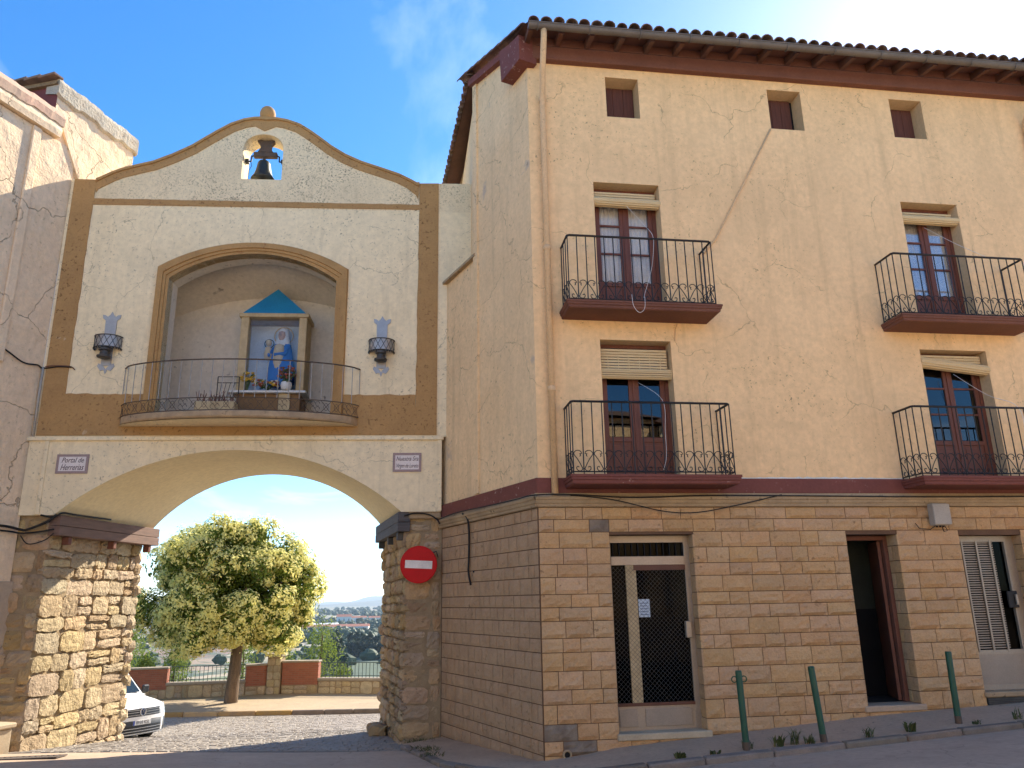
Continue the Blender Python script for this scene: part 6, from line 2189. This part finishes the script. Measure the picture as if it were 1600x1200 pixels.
# ================================================================== houses across the street (behind the viewer, mirrored in the panes)
def opposite(x0, x1, y, h_, mw, label):
    z0 = street((x0 + x1) / 2, y)
    t = thing('opposite_house', label, 'house', ((x0 + x1) / 2, y, z0), math.pi, 'houses across the street')
    w_ = (x1 - x0) / 2
    wins = []
    nwin = max(2, int(w_ * 2 / 2.6))
    for fl in (1.0, 3.6, 6.1):
        for k in range(nwin):
            c_ = -w_ + 2 * w_ * (k + .5) / nwin
            if fl + 1.6 < h_: wins.append((c_ - .5, c_ + .5, fl, fl + 1.6))
    MB().poly(rect(-w_, w_, -.8, h_), [rect(*q_) for q_ in wins], 0, .3).build('wall', mw, t)
    MB().box(-w_, w_, .31, 6, -.8, h_ - .01).build('house_body', mw, t)
    for q_ in wins:
        MB().box(q_[0], q_[1], .18, .24, q_[2], q_[3]).build('shutter', 'door_wood', t)
    b = MB()
    b.add([(-w_ - .1, -.5, h_), (w_ + .1, -.5, h_), (w_ + .1, 3, h_ + 1.1), (-w_ - .1, 3, h_ + 1.1), (w_ + .1, 6.5, h_), (-w_ - .1, 6.5, h_)], [(0, 1, 2, 3), (3, 2, 4, 5), (0, 3, 5), (1, 4, 2)])
    r_ = b.build('roof', 'tile', t)
    MB().box(.8, 1.4, 1.6, 2.2, h_, h_ + 2.0, .02).build('chimney', 'house_white', r_)
    return t


opposite(-13.5, -5.2, -9.0, 8.3, 'cream', 'cream house across the street, mirrored at the left of the panes')
opposite(-5.1, 3.6, -9.4, 7.4, 'house_white', 'white house with chimney across the street, mirrored in the lower panes')
opposite(3.7, 12.5, -9.1, 8.6, 'stucco_side', 'ochre house across the street, mirrored at the right of the panes')
opposite(12.6, 22, -8.8, 7.9, 'cream', 'farthest cream house across the street on the right')

# ================================================================== van
van = thing('white_van', 'white delivery van nosing out behind the left pier', 'van', (-8.66, 18.95, -1.035), R(-30))
van.scale = (.86, .86, .86)
# local: x forward, y left; origin at emblem foot (front centre, on the ground)
SEC = [  # x, half width, z of sill, z of belt/bonnet edge, z top, half width top
    (0.02, .66, .24, .60, .86, .58), (-.06, .78, .22, .64, .92, .68), (-.22, .86, .20, .70, .99, .76), (-.55, .89, .20, .76, 1.05, .79), (-.95, .895, .20, .80, 1.10, .80), (-1.12, .90, .20, .82, 1.13, .80)]
b = MB()
def section(x, hw_, zs, zb, zt, ht):
    return [(x, -hw_ * .96, zs), (x, -hw_, zs + .15), (x, -hw_, zb), (x, -ht - .04, zt - .05), (x, -ht * .6, zt + .01), (x, 0, zt + .03), (x, ht * .6, zt + .01), (x, ht + .04, zt - .05), (x, hw_, zb), (x, hw_, zs + .15), (x, hw_ * .96, zs)]
P = [section(*s_) for s_ in SEC]
b.grid(P)
b.add(P[0], [tuple(range(11))[::-1]])
# cabin and box
cab = [(-1.12, .90, .20, 1.10, 1.13, .80), (-1.75, .90, .20, 1.15, 1.70, .68), (-2.05, .90, .20, 1.2, 1.80, .66), (-4.3, .90, .22, 1.2, 1.80, .66), (-4.4, .88, .25, 1.2, 1.74, .66)]
P = [section(*s_) for s_ in cab]
b.grid(P)
b.add(P[-1], [tuple(range(11))])
body = b.build('body', 'car_white', van, smooth=False, recalc=True)
md_ = body.modifiers.new("sub", 'SUBSURF'); md_.levels = 0; md_.render_levels = 0
body.data.polygons.foreach_set("use_smooth", [True] * len(body.data.polygons))
try:
    body.data.set_sharp_from_angle(angle=R(32))
except Exception:
    pass
b = MB(); b.add([(-1.16, -.74, 1.165), (-1.16, .74, 1.165), (-1.72, .62, 1.69), (-1.72, -.62, 1.69)], [(0, 1, 2, 3)])
for i in range(4): b.v[i] = (b.v[i][0] + .02, b.v[i][1], b.v[i][2] + .012)
b.build('windscreen', 'car_glass', van)
for s_ in (-1, 1):
    b = MB(); b.add([(-1.3, s_ * .905, 1.18), (-2.3, s_ * .905, 1.20), (-2.2, s_ * .72, 1.68), (-1.75, s_ * .72, 1.66)], [(0, 1, 2, 3)]); b.build('side_window', 'car_glass', van)
    b = MB(); b.tube([(-1.38, s_ * .9, 1.16), (-1.36, s_ * 1.0, 1.18)], .03, 6); b.box(-1.44, -1.32, s_ * .97, s_ * 1.16, 1.12, 1.32, .03); b.build('mirror', 'car_black', van)
# bumper (lower grey), grille, lights
b = MB()
def fx(y): return .075 - .16 * (abs(y) / .8) ** 2.6 - (.10 if abs(y) > .8 else 0)
ysb = np.linspace(-.86, .86, 25)
P = [[(fx(y) - .05, y, .22) for y in ysb], [(fx(y) + .015, y, .25) for y in ysb], [(fx(y) + .03, y, .36) for y in ysb], [(fx(y) + .03, y, .60) for y in ysb], [(fx(y) - .02, y, .64) for y in ysb]]
b.grid(P); b.build('bumper', 'car_grey', van, smooth=True, recalc=True)
b = MB(); P = [[(fx(y) + .036, y, z_) for y in np.linspace(-.62, .62, 15)] for z_ in (.29, .47)]
b.grid(P); lg = b.build('lower_grille', 'car_black', van)
for z_ in (.33, .40):
    b = MB(); P = [[(fx(y) + .048, y, z_ + d_) for y in np.linspace(-.62, .62, 15)] for d_ in (0, .018)]
    b.grid(P); b.build('grille_bar', 'chrome', lg)
b = MB(); P = [[(fx(y) + .042, y, z_) for y in np.linspace(-.84, .84, 21)] for z_ in (.255, .285)]
b.grid(P); b.build('bumper_trim', 'chrome', van)
b = MB(); P = [[(fx(y) + .034, y, z_) for y in np.linspace(-.86, .86, 21)] for z_ in (.60, .69)]
b.grid(P); b.build('bumper_top', 'car_white', van)
b = MB(); P = [[(fx(y) + .0 + (.02 if z_ < .80 else .0), y, z_) for y in np.linspace(-.56, .56, 15)] for z_ in (.69, .88)]
b.grid(P); gro = b.build('grille', 'car_black', van)
for z_ in (.725, .79, .845):
    b = MB(); P = [[(fx(y) + .03, y, z_ + d_) for y in np.linspace(-.56, .56, 15)] for d_ in (0, .014)]
    b.grid(P); b.build('grille_bar', 'chrome', gro)
for s_ in (-1, 1):
    b = MB()
    P = [[(fx(y) + .025, s_ * y, z0_) for y in np.linspace(.57, .84, 7)] for z0_ in (.70,)] + [[(fx(y) + .02, s_ * y, .80) for y in np.linspace(.57, .86, 7)]] + [[(fx(y) - .03, s_ * y, .89 + .05 * (y - .57) / .29) for y in np.linspace(.57, .86, 7)]]
    b.grid(P); b.build('headlight', 'lamp_glass', van, smooth=True)
# emblem: ring with the two stacked letters
em = MB()
em.tube([(.125, .085 * math.cos(a_), .80 + .085 * math.sin(a_)) for a_ in np.linspace(0, 2 * math.pi, 25)[:-1]], .011, 6, closed=True)
def stroke(pts): em.tube([(.122, y_, .80 + z_) for y_, z_ in pts], .0085, 5)
stroke([(.036, .072), (.0, .008), (-.036, .072)])
stroke([(.072, .035), (.036, -.062), (.0, -.004), (-.036, -.062), (-.072, .035)])
emo = em.build('emblem', 'chrome', van)
b = MB(); b.add([(.112, .085 * math.cos(a_), .80 + .085 * math.sin(a_)) for a_ in np.linspace(0, 2 * math.pi, 25)[:-1]], [tuple(range(24))]); b.build('emblem_disc', 'emblem_blue', emo)
# number plate
npl = MB().box(.108, .118, -.26, .26, .485, .600, .004).build('number_plate', 'plate_white', van)
MB().box(.1185, .1195, -.258, -.215, .487, .598).build('plate_band', 'plate_blue', npl)
me = text_mesh('8938 KSL', .115, 0, m='plate_ink', depth=.001, space=1.02)
o = link('plate_lettering', me, npl, (.1195, .022, .542), (R(90), 0, R(90)))
o.scale = (.86, 1, 1)
for x_ in (-.80, -3.5):
    for s_ in (-1, 1):
        w = MB()
        w.lathe([(.20, -.10), (.30, -.105), (.318, -.07), (.32, 0), (.318, .07), (.30, .105), (.20, .10)], (0, 0, 0), 28)
        wo_ = w.build('wheel', 'tyre', van, loc=(x_, s_ * .77, .31), rot=(R(90), 0, 0), smooth=True)
        r_ = MB(); r_.lathe([(.0, .07), (.06, .085), (.17, .08), (.205, .10), (.205, -.10), (.0, -.1)], (0, 0, 0), 20); r_.build('rim', 'chrome', wo_)
b = MB(); b.box(-4.2, -.15, -.80, .80, .24, .5); b.build('underbody', 'car_black', van)

# ================================================================== haze
hz_ = MB().box(-13500, 13500, -300, 13500, -60, 160).build('haze', None)
hz_["kind"] = 'stuff'
hm = bpy.data.materials.new('haze_air'); hm.use_nodes = True
hn = hm.node_tree.nodes; hn.clear()
ho = hn.new("ShaderNodeOutputMaterial"); pv = hn.new("ShaderNodeVolumePrincipled")
pv.inputs["Color"].default_value = (0.66, 0.83, 1.0, 1); pv.inputs["Density"].default_value = 0.00007
pv.inputs["Anisotropy"].default_value = 0.2
hm.node_tree.links.new(pv.outputs[0], ho.inputs["Volume"])
hz_.data.materials.append(hm)
print('objects', len(bpy.data.objects))
